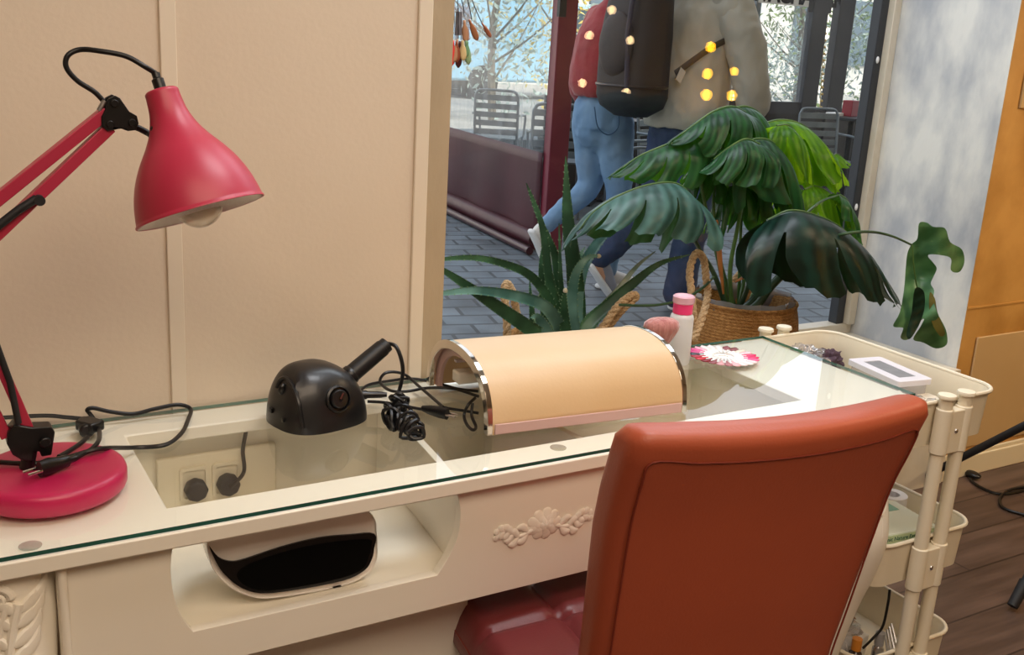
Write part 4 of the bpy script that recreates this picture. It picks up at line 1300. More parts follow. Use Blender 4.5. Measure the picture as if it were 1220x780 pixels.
def aloe_leaf(px, w, dy0=0, dy1=0, dy=None, m=None, tipm=False, teeth=True, flat=.42):
    n = len(px); pts = []; w *= 1.18
    for i, (a, b) in enumerate(px):
        t = i / (n - 1); pts.append(at(a, b, y=ya + (lerp(dy0, dy1, t) if dy is None else dy[i])))
    P = spl(pts, 10); k = len(P); rows = []; uvs = []
    s = MB()
    for i, p in enumerate(P):
        t = i / (k - 1)
        ww = w * (1 - t ** 1.7) * (1 if t > .12 else .8 + 1.7 * t) + .0012
        tg_ = (P[min(k - 1, i + 1)] - P[max(0, i - 1)]).normalized()
        vw = (CAMP - p).normalized(); e = tg_.cross(vw).normalized(); u_ = e.cross(tg_).normalized()
        if u_.z < -.2 and False: u_ = -u_
        row = []; ur = []
        for j in range(13):
            th = 2 * PI * j / 12
            x = math.cos(th); y = math.sin(th)
            h = ww * flat * (y if y < 0 else -.55 * y + .25 * (1 - abs(x)))   # channelled upper side
            row.append(p + e * (ww * x) - u_ * (-h))
            ur.append((.3 + .3 * abs(x), t))
        rows.append(row); uvs.append(ur)
    s.grid(rows, uvs)
    lf = s.build('leaf', m or m_aloe, aloe, ang=80)
    if teeth:
        s = MB()
        for i in range(3, k - 2, 2):
            t = i / (k - 1); ww = w * (1 - t ** 1.7) * (1 if t > .12 else .8 + 1.7 * t)
            p = P[i]; tg_ = (P[i + 1] - P[i - 1]).normalized(); e = tg_.cross((CAMP - p).normalized()).normalized()
            for sd in (-1, 1):
                b = p + e * (ww * sd * .97); s.tube([b, b + e * sd * .0035 + tg_ * .003], [.0014, .0003], 5)
        s.build('teeth', mat('teeth_pale', '#6f8f66', rough=.5) if 'teeth_pale' not in bpy.data.materials else bpy.data.materials['teeth_pale'], lf)
    if tipm:
        MB().tube([P[-4], P[-3], P[-2], P[-1]], [.0052, .0062, .0052, .002], 8).build('dry_tip', m_alotip, lf)


aloe_leaf([(683, 408), (687, 370), (684, 320), (677, 265), (675, 225), (674, 186)], .0215, 0, .02)
aloe_leaf([(668, 408), (664, 370), (654, 330), (648, 280), (640, 250), (627, 218)], .012, .03, .05)
aloe_leaf([(672, 408), (668, 370), (662, 310), (654, 285), (640, 255), (628, 222)], .010, .05, .08)
aloe_leaf([(660, 405), (650, 380), (646, 340), (645, 310), (650, 278)], .010, .07, .10)
aloe_leaf([(690, 408), (686, 370), (692, 325), (706, 298), (730, 266), (752, 240), (775, 220)], .016, -.02, .08, m=m_aloe2)
aloe_leaf([(688, 408), (682, 375), (683, 340), (690, 318), (702, 306), (716, 305)], .013, -.05, -.07, m=m_aloe2, tipm=True)
aloe_leaf([(670, 405), (663, 380), (650, 350), (630, 327), (600, 314), (565, 307), (526, 309), (500, 316)], .011, -.01, -.16)
aloe_leaf([(672, 408), (666, 388), (648, 364), (612, 352), (570, 346), (530, 349), (496, 356)], .0145, -.04, -.20, m=m_aloe2)
aloe_leaf([(664, 410), (645, 400), (616, 381), (585, 360), (556, 340), (528, 322), (505, 310)], .0165, -.06, -.18)
aloe_leaf([(690, 410), (702, 385), (724, 364), (756, 336), (786, 314), (822, 303)], .0165, -.06, -.03)
aloe_leaf([(700, 405), (714, 372), (736, 346), (758, 318), (781, 299)], .010, .03, .06, m=mat('aloe_pale_edge', '#a9ada0', '#5e7a66', rough=.4, scale=20), teeth=False)
aloe_leaf([(674, 408), (671, 370), (668, 330), (666, 266)], .0085, .02, .03)
aloe_leaf([(655, 408), (648, 390), (640, 378), (632, 378)], .016, -.08, -.10, m=m_aloe2)
aloe_leaf([(676, 408), (673, 385), (672, 360), (674, 343)], .0125, -.07, -.085, tipm=True)
aloe_leaf([(694, 408), (697, 390), (702, 378), (712, 368)], .016, .02, .05, m=m_aloe2)
aloe_leaf([(680, 405), (688, 350), (690, 310), (697, 294)], .009, .06, .08)
aloe_leaf([(648, 405), (636, 385), (633, 360), (631, 335)], .008, .04, .05)

# ============================================================ MONSTERA
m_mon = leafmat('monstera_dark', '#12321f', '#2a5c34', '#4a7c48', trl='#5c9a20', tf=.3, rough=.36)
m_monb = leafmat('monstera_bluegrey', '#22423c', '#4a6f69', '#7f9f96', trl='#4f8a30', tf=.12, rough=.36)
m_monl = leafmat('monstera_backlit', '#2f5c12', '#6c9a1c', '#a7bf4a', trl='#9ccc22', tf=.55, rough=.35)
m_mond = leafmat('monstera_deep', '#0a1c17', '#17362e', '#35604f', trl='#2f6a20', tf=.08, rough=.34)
m_stem = mat('petiole_green', '#3c5c2c', '#56753a', rough=.4, scale=12)
m_stemd = mat('petiole_dark', '#28402a', '#3f5a38', rough=.4, scale=12)
m_sheath = mat('dry_sheath', '#b06a24', '#8a4e1c', rough=.6, scale=20)
mon = thing('monstera_plant', 'tall monstera with drooping split leaves in the large jute basket by the window', 'plant', V((MC.x, MC.y, .5)))
MB().lathe([(0, 0), (.145, 0), (.147, .004), (.08, .014), (0, .018)], V((MC.x, MC.y, .585)), n=40).build('soil', m_soil, mon)
s = MB(); rows = []
for i in range(5):
    row = []
    for j in range(49):
        a = 2 * PI * (j % 48) / 48; rr = .150 + .006 * math.sin(a * 9 + i) + .004 * math.sin(a * 17)
        row.append(V((MC.x + rr * math.cos(a), MC.y + rr * math.sin(a), .575 + .0205 * i)))
    rows.append(row)
s.grid(rows).build('inner_pot_liner', m_foil, mon)


def monleaf(pp, W, nl=4, droop=(80, 80), phi0=(8, 8), m=None, slot=.42, ripple=.006, dn=(0, 0, -1), side=None, wt=(1, 1), seed=0, ltab=None, back=.25, curl=0):
    """pp: 3-D midrib points from petiole joint to tip; W half width"""
    m = m or m_mon; W *= 1.25
    rib = spl(pp, 12); k = len(rib)
    cum = [0]
    for i in range(1, k): cum.append(cum[-1] + (rib[i] - rib[i - 1]).length)
    L = cum[-1]

    def mid(x):
        if x <= 0: return rib[0] + (rib[1] - rib[0]).normalized() * x, (rib[1] - rib[0]).normalized()
        if x >= L: return rib[-1] + (rib[-1] - rib[-2]).normalized() * (x - L), (rib[-1] - rib[-2]).normalized()
        for i in range(1, k):
            if x <= cum[i]:
                f = (x - cum[i - 1]) / (cum[i] - cum[i - 1] + 1e-9)
                return rib[i - 1].lerp(rib[i], f), (rib[min(k - 1, i + 1)] - rib[max(0, i - 2)]).normalized()
        return rib[-1], (rib[-1] - rib[-2]).normalized()

    DN = V(dn).normalized(); rnd = random.Random(seed)
    ltab = ltab or [(0, .62), (.12, .92), (.3, 1.0), (.55, .95), (.8, .8), (1, .62)]
    s = MB(); NB = 15
    for sd in (0, 1):
        sg = 1 if sd == 0 else -1
        per = 6; NA = nl * (per + 1)
        rows = []; uvs = []; slotcol = []
        for a in range(NA + 1):
            li = min(nl - 1, a // (per + 1)); f = (a - li * (per + 1)) / (per)
            f = min(1.0, f)
            t = (li + f * .96) / nl
            u0 = L * (0.0 + .93 * t ** 1.25)
            ang = math.radians(lerp(150, 8, t ** .8))
            ln = W * wt[sd] * ilerp(ltab, t) * (.90 + .10 * math.sin(PI * (.08 + .84 * f)) ** .6) * (1 + rnd.uniform(-.03, .03))
            if li == nl - 1 and f > .5: ln *= 1
            row = []; ur = []
            for b in range(NB):
                q = b / (NB - 1)
                # slots widen outwards: pull columns to the lobe centre
                fe = f
                if q > slot:
                    pinch = .27 * (q - slot) / (1 - slot)
                    fe = .5 + (f - .5) * (1 - pinch)
                te = (li + fe * .96) / nl
                an = math.radians(lerp(150, 8, te ** .8)) - math.radians(18) * q * q
                x = L * .93 * te ** 1.25 + math.cos(an) * ln * q * (back / .25 if math.cos(an) < 0 else 1) * .9
                y = abs(math.sin(an)) * ln * q
                P0, T0 = mid(x)
                S0 = V(side) if side is not None else T0.cross(DN)
                S0 = (S0 - T0 * S0.dot(T0)); S0 = S0.normalized() if S0.length > 1e-5 else V((1, 0, 0))
                D0 = DN
                p0 = math.radians(phi0[sd]); kk = math.radians(droop[sd] - phi0[sd]) / W
                # droop rises quickly then saturates
                yy_ = y; ph = 0; lx = 0; lz = 0; st = 6
                for _ in range(st):
                    yc = yy_ * (_ + .5) / st; phv = min(math.radians(droop[sd]), p0 + kk * yc * 1.8)
                    lx += math.cos(phv) * yy_ / st; lz += math.sin(phv) * yy_ / st
                pt = P0 + S0 * (sg * lx) + D0 * lz
                w_ = ripple * math.sin(te * nl * PI * 2 + seed) * q + ripple * 1.3 * NZ.noise(V((te * 5, q * 3, seed))) * q
                nrm = T0.cross(S0).normalized()
                pt += (S0 * sg * math.sin(min(1.4, kk * y)) + nrm * .3) * w_ + D0 * (curl * q * q)
                row.append(pt); ur.append((q, t))
            rows.append(row); uvs.append(ur)
            slotcol.append(f >= 1.0 and (a + 1) % (per + 1) == 0 and li < nl - 1)
        q0 = int(slot * (NB - 1))
        s.grid(rows, uvs, skip=lambda i, j: slotcol[i] and j >= q0)
    # close the tip between both sides is formed by the last lobe's columns
    lf = s.build('leaf', m, mon, ang=180, fixn=False)
    rb = [p for p in rib]
    MB().tube([p - DN * .0012 for p in rb], [.0028 * (1 - .7 * i / k) + .0004 for i in range(k)], 6).build('midrib', m_stem, lf)
    return lf


def PT(*q): return [at(a, b, y=c) for a, b, c in q]


ym = MC.y
# L2 big backlit leaf, top right
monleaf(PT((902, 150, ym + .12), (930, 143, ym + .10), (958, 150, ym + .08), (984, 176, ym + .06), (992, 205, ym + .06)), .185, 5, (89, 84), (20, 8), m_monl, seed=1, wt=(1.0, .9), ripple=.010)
# L1 top leaf
monleaf(PT((888, 134, ym + .02), (872, 127, ym + .0), (850, 133, ym - .02), (828, 148, ym - .04), (812, 160, ym - .05)), .135, 4, (86, 86), (15, 15), m_mon, seed=2, ripple=.010)
monleaf(PT((870, 130, ym + .06), (888, 127, ym + .06), (905, 135, ym + .06), (918, 155, ym + .06)), .12, 4, (86, 86), (15, 15), m_mon, seed=12, ripple=.008)
# L3 centre leaf
monleaf(PT((886, 176, ym - .04), (898, 166, ym - .05), (918, 168, ym - .06), (935, 188, ym - .06), (942, 216, ym - .06)), .165, 5, (88, 88), (18, 18), m_mon, seed=3, ripple=.010)
monleaf(PT((905, 172, ym - .08), (888, 166, ym - .08), (868, 176, ym - .09), (850, 190, ym - .09)), .12, 4, (86, 80), (14, 14), m_mon, seed=13, ripple=.010)
# L4 upper left
monleaf(PT((838, 166, ym - .02), (818, 164, ym - .03), (790, 174, ym - .04), (762, 186, ym - .05), (742, 200, ym - .05)), .13, 5, (86, 80), (12, 12), m_mon, seed=4, ripple=.012)
# L5 large bluish, left
monleaf(PT((826, 236, ym - .10), (806, 219, ym - .12), (775, 220, ym - .14), (740, 232, ym - .16), (708, 252, ym - .17), (690, 274, ym - .17)), .185, 5, (88, 84), (14, 10), m_monb, seed=5, ripple=.012, wt=(.8, 1))
# L6 big dark, lower right, hanging over the basket
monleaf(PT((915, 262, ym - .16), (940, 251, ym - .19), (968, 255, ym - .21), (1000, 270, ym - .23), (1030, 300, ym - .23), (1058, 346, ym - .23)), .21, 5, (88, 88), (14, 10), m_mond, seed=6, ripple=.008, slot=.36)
monleaf(PT((920, 160, ym + .16), (948, 156, ym + .15), (972, 172, ym + .14), (984, 200, ym + .14)), .16, 4, (88, 88), (14, 14), m_monl, seed=21)
monleaf(PT((862, 176, ym + .08), (846, 178, ym + .08), (832, 194, ym + .08)), .10, 4, (86, 86), (14, 14), m_mon, seed=22)
monleaf(PT((905, 205, ym + .02), (922, 200, ym + .02), (938, 214, ym + .02), (946, 240, ym + .02)), .13, 4, (88, 88), (14, 14), m_mon, seed=23)
monleaf(PT((850, 205, ym + .04), (838, 200, ym + .04), (822, 214, ym + .04), (816, 236, ym + .04)), .09, 4, (88, 88), (16, 16), m_mon, seed=24)
monleaf(PT((925, 150, ym - .02), (940, 150, ym - .03), (952, 166, ym - .03), (956, 190, ym - .03)), .13, 4, (88, 88), (20, 14), m_monl, seed=25)
# L7 yellow-green on the right edge
monleaf(PT((958, 226, ym + .02), (972, 222, ym + .02), (990, 232, ym + .02), (1004, 250, ym + .02)), .115, 4, (86, 86), (12, 12), m_monl, seed=7)
monleaf(PT((985, 196, ym + .06), (996, 184, ym + .06), (1008, 192, ym + .06)), .05, 3, (70, 70), (10, 10), m_monl, seed=17)
# L8 narrow hanging one near the window frame
monleaf(PT((1000, 232, ym - .04), (1010, 240, ym - .04), (1018, 262, ym - .04), (1022, 290, ym - .04)), .075, 4, (80, 80), (20, 20), m_mon, seed=8)
# L9 inner shaded leaves
monleaf(PT((884, 222, ym + .02), (872, 222, ym + .02), (860, 236, ym + .02), (852, 258, ym + .02)), .10, 4, (86, 86), (14, 14), m_mon, seed=9)
monleaf(PT((888, 226, ym + .05), (902, 224, ym + .05), (914, 240, ym + .05), (918, 262, ym + .05)), .12, 4, (88, 88), (14, 14), m_mon, seed=10)
monleaf(PT((930, 232, ym + .08), (946, 222, ym + .08), (962, 236, ym + .08), (970, 262, ym + .08)), .12, 4, (86, 86), (14, 14), m_monl, seed=11)
# L12 the far right leaf hanging in front of the silver plaster
yr = 1.97
vdir = (at(1100, 330, y=yr) - CAMP); vdir.z = 0; vdir.normalize(); sidev = V((vdir.y, -vdir.x, 0))


def poly_leaf(pix, yv, m, ribs, bulge=.02, seed=0):
    """a leaf blade given by its outline; curved in depth, fine triangulated by subdivision"""
    import bmesh
    P = spl([V((a, b, 0)) for a, b in pix], 4, closed=True)
    tri = tessellate_polygon([P])
    me = bpy.data.meshes.new('leaf'); me.from_pydata([tuple(p) for p in P], [], [tuple(t) for t in tri])
    bm = bmesh.new(); bm.from_mesh(me)
    for _ in range(3):
        bmesh.ops.subdivide_edges(bm, edges=[e for e in bm.edges if e.calc_length() > 5], cuts=1, use_grid_fill=False)
        bmesh.ops.triangulate(bm, faces=bm.faces)
    s = MB(); bm.verts.ensure_lookup_table()
    vs = []; uv = []
    for v in bm.verts:
        x, y = v.co.x, v.co.y
        dmin = min((V((x, y)) - V(r)).length for r in ribs)
        dy_ = bulge * math.sin(x * .11 + seed) + bulge * .8 * math.sin(y * .06 + seed) + bulge * 1.2 * NZ.noise(V((x * .03, y * .03, seed)))
        vs.append(at(x, y, y=yv + dy_ )); uv.append((min(1, dmin / 40), (x * .5 + y) / 150))
    s.add(vs, [tuple(v.index for v in f.verts) for f in bm.faces], uv)
    bm.free(); bpy.data.meshes.remove(me)
    return s


m_monr = leafmat('monstera_right', '#44704e', '#6a9a6c', '#8fb583', trl='#4f8a30', tf=.1, rough=.36, veins=14)
ribm = [(1087 + (1092 - 1087) * t, 292 + 100 * t) for t in [k / 12 for k in range(13)]]
out1 = [(1086, 291), (1093, 284), (1095, 266), (1104, 265), (1112, 270), (1126, 272), (1132, 288), (1146, 297), (1149, 312), (1143, 324), (1133, 322), (1133, 308), (1122, 304), (1108, 303), (1106, 306), (1112, 313), (1116, 320), (1112, 330), (1109, 338), (1113, 346), (1112, 358), (1118, 375), (1127, 393), (1128, 410), (1115, 415), (1100, 408), (1088, 404), (1096, 390), (1101, 380), (1096, 383), (1088, 398), (1080, 405), (1073, 402), (1076, 392), (1074, 390), (1064, 388), (1072, 372), (1077, 345), (1079, 320), (1081, 302)]
poly_leaf(out1, yr, m_monr, ribm + [(1087 + 40 * t, 292 - 8 * t) for t in (.2, .4, .6, .8)], .022, 1).build('leaf', m_monr, mon, ang=180, fixn=False)
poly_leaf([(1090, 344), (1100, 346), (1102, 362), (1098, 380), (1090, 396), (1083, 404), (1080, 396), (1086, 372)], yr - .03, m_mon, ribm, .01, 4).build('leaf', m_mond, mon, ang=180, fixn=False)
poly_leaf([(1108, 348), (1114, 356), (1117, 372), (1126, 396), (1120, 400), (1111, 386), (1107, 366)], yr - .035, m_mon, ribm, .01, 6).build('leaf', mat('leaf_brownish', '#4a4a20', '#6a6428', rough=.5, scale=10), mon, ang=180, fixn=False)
MB().tube(PT((1087, 292, yr - .004), (1088, 312, yr - .012), (1091, 335, yr - .016), (1096, 358, yr - .016)), [.0026, .0024, .002, .0012], 6).build('midrib', m_stem, mon)
MB().tube(spl(PT((905, 352, ym - .02), (930, 325, ym - .04), (965, 295, ym - .06), (1000, 280, yr + .02), (1035, 276, yr), (1062, 281, yr), (1087, 292, yr)), 8), [(.0062 - .0032 * i / 48) for i in range(49)], 8).build('petiole', m_stemd, mon)
# petioles rising from the basket
bz_ = .60
for q, r0, r1, mm_ in (
        ([(866, 368, ym), (850, 325, ym), (830, 290, ym - .04), (824, 262, ym - .08), (826, 236, ym - .10)], .0085, .004, m_stemd),
        ([(868, 368, ym + .02), (858, 320, ym + .02), (845, 265, ym), (836, 225, ym - .01), (834, 195, ym - .02), (838, 166, ym - .02)], .0075, .0035, m_stem),
        ([(872, 368, ym - .02), (870, 320, ym - .02), (880, 265, ym - .03), (887, 225, ym - .04), (888, 190, ym - .04), (886, 176, ym - .04)], .0075, .0035, m_stem),
        ([(876, 368, ym + .03), (858, 310, ym + .03), (850, 240, ym + .02), (862, 170, ym + .02), (876, 130, ym + .02)], .007, .003, m_stem),
        ([(880, 368, ym + .02), (893, 300, ym + .04), (908, 230, ym + .08), (918, 180, ym + .1), (904, 150, ym + .12)], .007, .003, m_stem),
        ([(884, 370, ym - .02), (905, 345, ym - .03), (925, 310, ym - .05), (945, 272, ym - .10), (975, 242, ym - .12), (1000, 232, ym - .04)], .0085, .003, m_stemd),
        ([(882, 366, ym), (895, 330, ym - .02), (903, 295, ym - .08), (915, 262, ym - .16)], .008, .004, m_stemd),
        ([(890, 366, ym + .04), (925, 290, ym + .05), (945, 245, ym + .04), (958, 226, ym + .02)], .006, .003, m_stem),
        ([(880, 366, ym + .04), (882, 290, ym + .03), (884, 240, ym + .02), (884, 222, ym + .02)], .006, .003, m_stem)):
    P = spl(PT(*q), 8)
    MB().tube(P, [lerp(r0, r1, i / (len(P) - 1)) for i in range(len(P))], 8).build('petiole', mm_, mon)
for q, r in (([(892, 372, ym - .05), (905, 360, ym - .06), (918, 342, ym - .07), (935, 325, ym - .08), (948, 308, ym - .06)], .014), ([(885, 372, ym - .03), (900, 355, ym - .03), (912, 336, ym - .03)], .016)):
    P = spl(PT(*q), 6); MB().tube(P, [r * (1 - .3 * i / len(P)) for i in range(len(P))], 10).build('trunk', m_stemd, mon)
for q in ([(862, 350, ym - .03), (858, 315, ym - .03), (856, 285, ym - .03), (854, 262, ym - .03)], [(876, 336, ym - .05), (892, 326, ym - .06), (906, 312, ym - .07)]):
    P = spl(PT(*q), 6); MB().tube(P, [(.003 + .009 * math.sin(PI * i / (len(P) - 1)), .003) for i in range(len(P))], 8).build('dry_sheath', m_sheath, mon)
P = spl(PT((850, 330, ym - .05), (838, 342, ym - .12), (815, 356, ym - .16), (785, 363, ym - .18), (760, 364, ym - .18), (738, 363, ym - .18)), 8)
MB().tube(P, .0038, 8).build('aerial_root', m_stemd, mon)
GZ, KO = .12, .912      # street level above the shop floor
OUT_FROM = set(bpy.data.objects)
# ============================================================ STREET
struct('ground_pavers', MB().bb(-12, 26, YGL + .1, 13, -.3, GZ), m_paver)
struct('ground_road', MB().bb(-30, 45, 13.0, 60, -.32, GZ - .02), m_road)
m_maroon = mat('maroon_vinyl', '#3a0f1b', '#4a1523', rough=.4, scale=3, stretch=(1, 1, .5), bump=.15, bscale=6, spec=.35)
m_maroonp = mat('maroon_post', '#6e2032', '#7d2a3b', rough=.35, scale=4)
m_film = glassmat('clear_film', tint='#dfe6ea', refl=1.0, haze=.15, hazec='#e6eef4', rough=.08, hnoise=True)
m_dark = mat('dark_metal', '#1b1e21', '#24282b', rough=.45)
m_slat = mat('chair_metal', '#6d777d', '#848e94', rough=.35, metal=.4)
m_gpan = mat('grey_panel', '#5b6468', '#6d767a', rough=.6, scale=3)

B0, B1 = V((3.665, 5.79, 0)), V((3.99, 8.6, 0))
D = (B1 - B0).normalized(); Nn = V((-D.y, D.x, 0))
scr = thing('terrace_screen', 'maroon vinyl terrace screen with clear plastic window and rolled bottom edge outside', 'terrace screen', B0)
s = MB(); rows = []
for i in range(41):
    t = i / 40; p = B0.lerp(B1, t); row = []
    for j in range(9):
        z = lerp(.09, .655, j / 8); row.append(p + Nn * (.012 * math.sin(t * 23) * (1 - j / 8)) + V((0, 0, z)))
    rows.append(row)
s.grid(rows); s.build('lower_panel', m_maroon, scr, solid=.006)
s = MB(); s.add([B0 + V((0, 0, .65)), B1 + V((0, 0, .65)), B1 + V((0, 0, 2.3)), B0 + V((0, 0, 2.3))], [(0, 1, 2, 3)]); s.build('clear_window', m_film, scr)
s = MB(); s.tube([B0 + V((0, 0, .075)) - Nn * .0, B1 + V((0, 0, .075))], .062, 16); r_ = s.build('bottom_roll', m_maroon, scr)
s = MB(); s.tube([B0 + V((-.02, -.1, .028)) + Nn * .09, B1 + V((0, 0, .028)) + Nn * .09], .026, 14); s.build('bottom_bar', mat('maroon_bar', '#3c1620', rough=.3), scr)
s = MB(); s.bar(B0 + V((0, 0, 2.34)), B1 + V((0, 0, 2.34)), .1, .12); s.build('top_rail', m_maroonp, scr)
pb = B0 + V((.075, -.04, 0))
s = MB(); s.box(pb + V((0, 0, 1.2)), (.135, .10, 2.4), M.Rotation(math.atan2(D.y, D.x) - PI / 2, 3, 'Z')); s.build('post', m_maroonp, scr, bevel=.006)
s = MB(); s.box(at(667, -2, y=5.70) + V((0, -.03, .1)), (.05, .03, .42)); s.build('dark_clip', m_dark, scr)
s = MB(); s.box(B1 + V((0, 0, 1.2)), (.12, .12, 2.4)); s.build('post', m_maroonp, scr, bevel=.006)


# bistro chair prototype at the origin, facing +Y
def bistro(label):
    t = thing('bistro_chair', label, 'chair', (0, 0, 0), None)
    for sx in (-1, 1):
        P = spl([V((sx * .20, -.20, 0)), V((sx * .20, -.21, .45)), V((sx * .20, -.25, .80)), V((sx * .19, -.255, .86)), V((sx * .15, -.262, .895)), V((0, -.265, .90))], 6)
        MB().tube(P, .0125, 8).build('back_frame', m_slat, t)
        MB().tube([V((sx * .20, .20, 0)), V((sx * .20, .19, .45))], .012, 8).build('leg', m_slat, t)
        MB().tube([V((sx * .20, -.19, 0)), V((sx * .20, -.10, .45))], .012, 8).build('leg', m_slat, t)
        MB().tube(spl([V((sx * .215, -.24, .68)), V((sx * .23, 0, .67)), V((sx * .225, .17, .64)), V((sx * .21, .19, .45))], 6), .011, 8).build('armrest', m_slat, t)
    s = MB()
    for k in range(6): s.bb(-.2, .2, -.2 + k * .068, -.2 + k * .068 + .055, .448, .460)
    s.build('seat', m_slat, t)
    s = MB()
    for k in range(5): s.bar((-.195, -.222 - .010 * k, .52 + .078 * k), (.195, -.222 - .010 * k, .52 + .078 * k), .010, .05)
    s.build('backrest', m_slat, t)
    return t


def gpx(px, py, z=0): return at(px, py, z=z)


def table(p, label, name='bistro_table', w=.7, rz=0, h=.745):
    t = thing(name, label, 'table', p)
    R_ = M.Rotation(rz, 3, 'Z')
    MB().box(p + V((0, 0, h - .015)), (w, w, .03), R_).build('tabletop', m_dark, t, bevel=.004)
    MB().cyl(p + V((0, 0, .03)), p + V((0, 0, h - .03)), .03, 14).build('pedestal', m_dark, t)
    s = MB(); s.bar(p + R_ @ V((-.25, -.25, .015)), p + R_ @ V((.25, .25, .015)), .06, .03); s.bar(p + R_ @ V((-.25, .25, .016)), p + R_ @ V((.25, -.25, .016)), .06, .03)
    s.build('foot', m_dark, t)
    return t


c1 = bistro('slatted metal bistro chair seen through the clear screen window beside the maroon post')
c1.location = (4.55, 7.0, 0); c1.rotation_euler = (0, 0, math.radians(-30))
lw = thing('terrace_deck', 'low charcoal kerb and dark decking under the bistro chairs', 'decking', (7.0, 10.0, 0))
MB().bb(3.2, 9.5, 9.97, 10.03, .0, .17).build('panel', m_dark, lw)
for k in range(5): MB().bb(3.2 + k * 1.55, 3.28 + k * 1.55, 9.92, 10.08, 0, .2).build('post', m_dark, lw)
MB().bb(3.8, 9.5, 5.9, 9.9, .0, .012).build('decking', mat('deck_dark', '#3a3f42', '#4a5054', rough=.7), lw)
dup(c1, (5.0, 8.7, 0), math.radians(-38), 'slatted metal bistro chair farther back at left behind the clear screen window')
dup(c1, (4.75, 6.15, 0), math.radians(70), 'dark bistro chair standing just right of the maroon post, behind the woman in red')
dup(c1, (5.55, 6.75, 0), math.radians(200), 'dark bistro chair across the small table, in the gap between maroon post and woman')
dup(c1, (8.05, 6.35, 0), math.radians(150), 'dark slat-backed terrace chair in front of the dark posts, near the window frame')
dup(c1, (7.35, 6.75, 0), math.radians(165), 'dark terrace chair behind the top monstera leaf, left of its slat-backed neighbour')
table(V((5.35, 7.55, 0)), 'dark square bistro table behind the clear plastic screen')
RBX = at(1013, 129, y=7.2)
t2 = table(V((RBX.x + .1, 7.25, 0)), 'dark terrace table carrying the red box by the window frame', w=.7, h=RBX.z - .075)
rb = at(1013, 130, z=.77)
s = MB().box(RBX, (.14, .10, .15), M.Rotation(.3, 3, 'Z')); o = s.build('red_box', mat('red_card', '#8e1f2e', rough=.5), bevel=.004); tag(o, 'red square napkin box on the far terrace table', 'box')
s = MB().box(RBX + V((-.17, .03, -.06)), (.16, .10, .03), M.Rotation(.2, 3, 'Z')); o = s.build('napkin_stack', m_paperw, bevel=.003); tag(o, 'white napkins lying beside the red box on the terrace table', 'napkins')

# dark framed terrace enclosure at the right
TY = 7.9
enc = thing('terrace_enclosure', 'dark framed terrace enclosure with clear panels and black lettered sign at the right', 'terrace enclosure', (8, TY, 0))


def wx(px, py, yv=None): return at(px, py, y=yv or TY)


m_charc = mat('charcoal_frame', '#34353a', '#3f4046', rough=.5, scale=5)
for (xa, xb) in ((wx(959, 60).x, wx(977, 60).x), (wx(990, 60).x, wx(1008, 60).x), (12.3, 12.6)):
    MB().bb(xa, xb, TY - .05, TY + .05, 0, 3.0).build('post', m_charc, enc, bevel=.006)
zb = wx(930, 121).z
s = MB().bb(5.0, wx(961, 60).x - .002, TY - .03, TY + .03, zb - .12, zb); s.build('rail', m_charc, enc)
s = MB().bb(wx(977, 60).x, 12.6, TY - .03, TY + .03, zb - .16, zb - .05); s.build('rail', m_charc, enc)
s = MB().bb(5.0, 12.6, TY - .02, TY + .02, 0, zb - .12); s.build('lower_panel', mat('dark_panel', '#2b2b2f', '#35343a', rough=.35, scale=3), enc)
fx0, fx1 = wx(896, 60).x, wx(960, 60).x
MB().add([(fx0, TY, zb), (fx1, TY, zb), (fx1, TY, 2.9), (fx0, TY, 2.9)], [(0, 1, 2, 3)]).build('clear_panel', m_film, enc)
MB().add([(wx(1009, 60).x, TY, zb - .05), (12.3, TY, zb - .05), (12.3, TY, 2.9), (wx(1009, 60).x, TY, 2.9)], [(0, 1, 2, 3)]).build('clear_panel', m_film, enc)
MB().bb(wx(893, 60).x, wx(898, 60).x, TY - .03, TY + .03, zb, 3.0).build('frame_strip', m_slat, enc)
s = MB()   # lattice left of the strip
la, lb = wx(845, 40).x, wx(893, 60).x
for k in range(44):
    z = zb + .02 + k * .042; s.bb(la, lb, TY - .004, TY + .004, z, z + .012)
for k in range(14):
    x = lerp(la, lb, k / 13); s.bb(x, x + .012, TY + .004, TY + .010, zb, 2.9)
s.build('lattice', m_slat, enc)
sz = wx(930, 5).z
band = MB().bb(fx0 - .02, wx(988, 4).x, TY - .034, TY - .030, sz - .005, sz + .30).build('sign_band', mat('sign_white', '#dfe0dc', rough=.5), enc)
m_ink = mat('sign_ink', '#0c0c10', rough=.6)
tt = text('WACHAMAR', .225, m_ink, V(((fx0 + wx(988, 4).x) / 2 + .02, TY - .0345, sz + .085)), (PI / 2, 0, 0), parent=enc, spc=.9, off=.008)
MB().bb(wx(961, 3).x, wx(988, 4).x, TY - .040, TY - .0345, sz - .05, sz + .3).build('dark_valance', m_charc, enc)
# string of tiny lights between the posts
s = MB(); P = [wx(984 - i * .45, i * 8) for i in range(17)]
s.tube(P, .004, 6)
for p in P[::1]: s.ell(p + V((0, -.02, 0)), .014, None, 8, 6)
o = s.build('string_lights', mat('bulb_amber', '#e8c878', rough=.4)); tag(o, 'string of small amber lights hanging between the two dark terrace posts', 'string lights')

# hedge, planters, trees, far facades
m_leaf = [mat('tree_leaf_%d' % i, a, b, rough=.5, scale=.8) for i, (a, b) in enumerate((('#5f7648', '#93a56e'), ('#4c6640', '#7f9768'), ('#8a9a62', '#c3c68a'), ('#c9b45a', '#e2d28a'), ('#8fa39a', '#c4d2cc')))]
m_bark = mat('bark', '#6e675c', '#8a8274', rough=.9, scale=6)


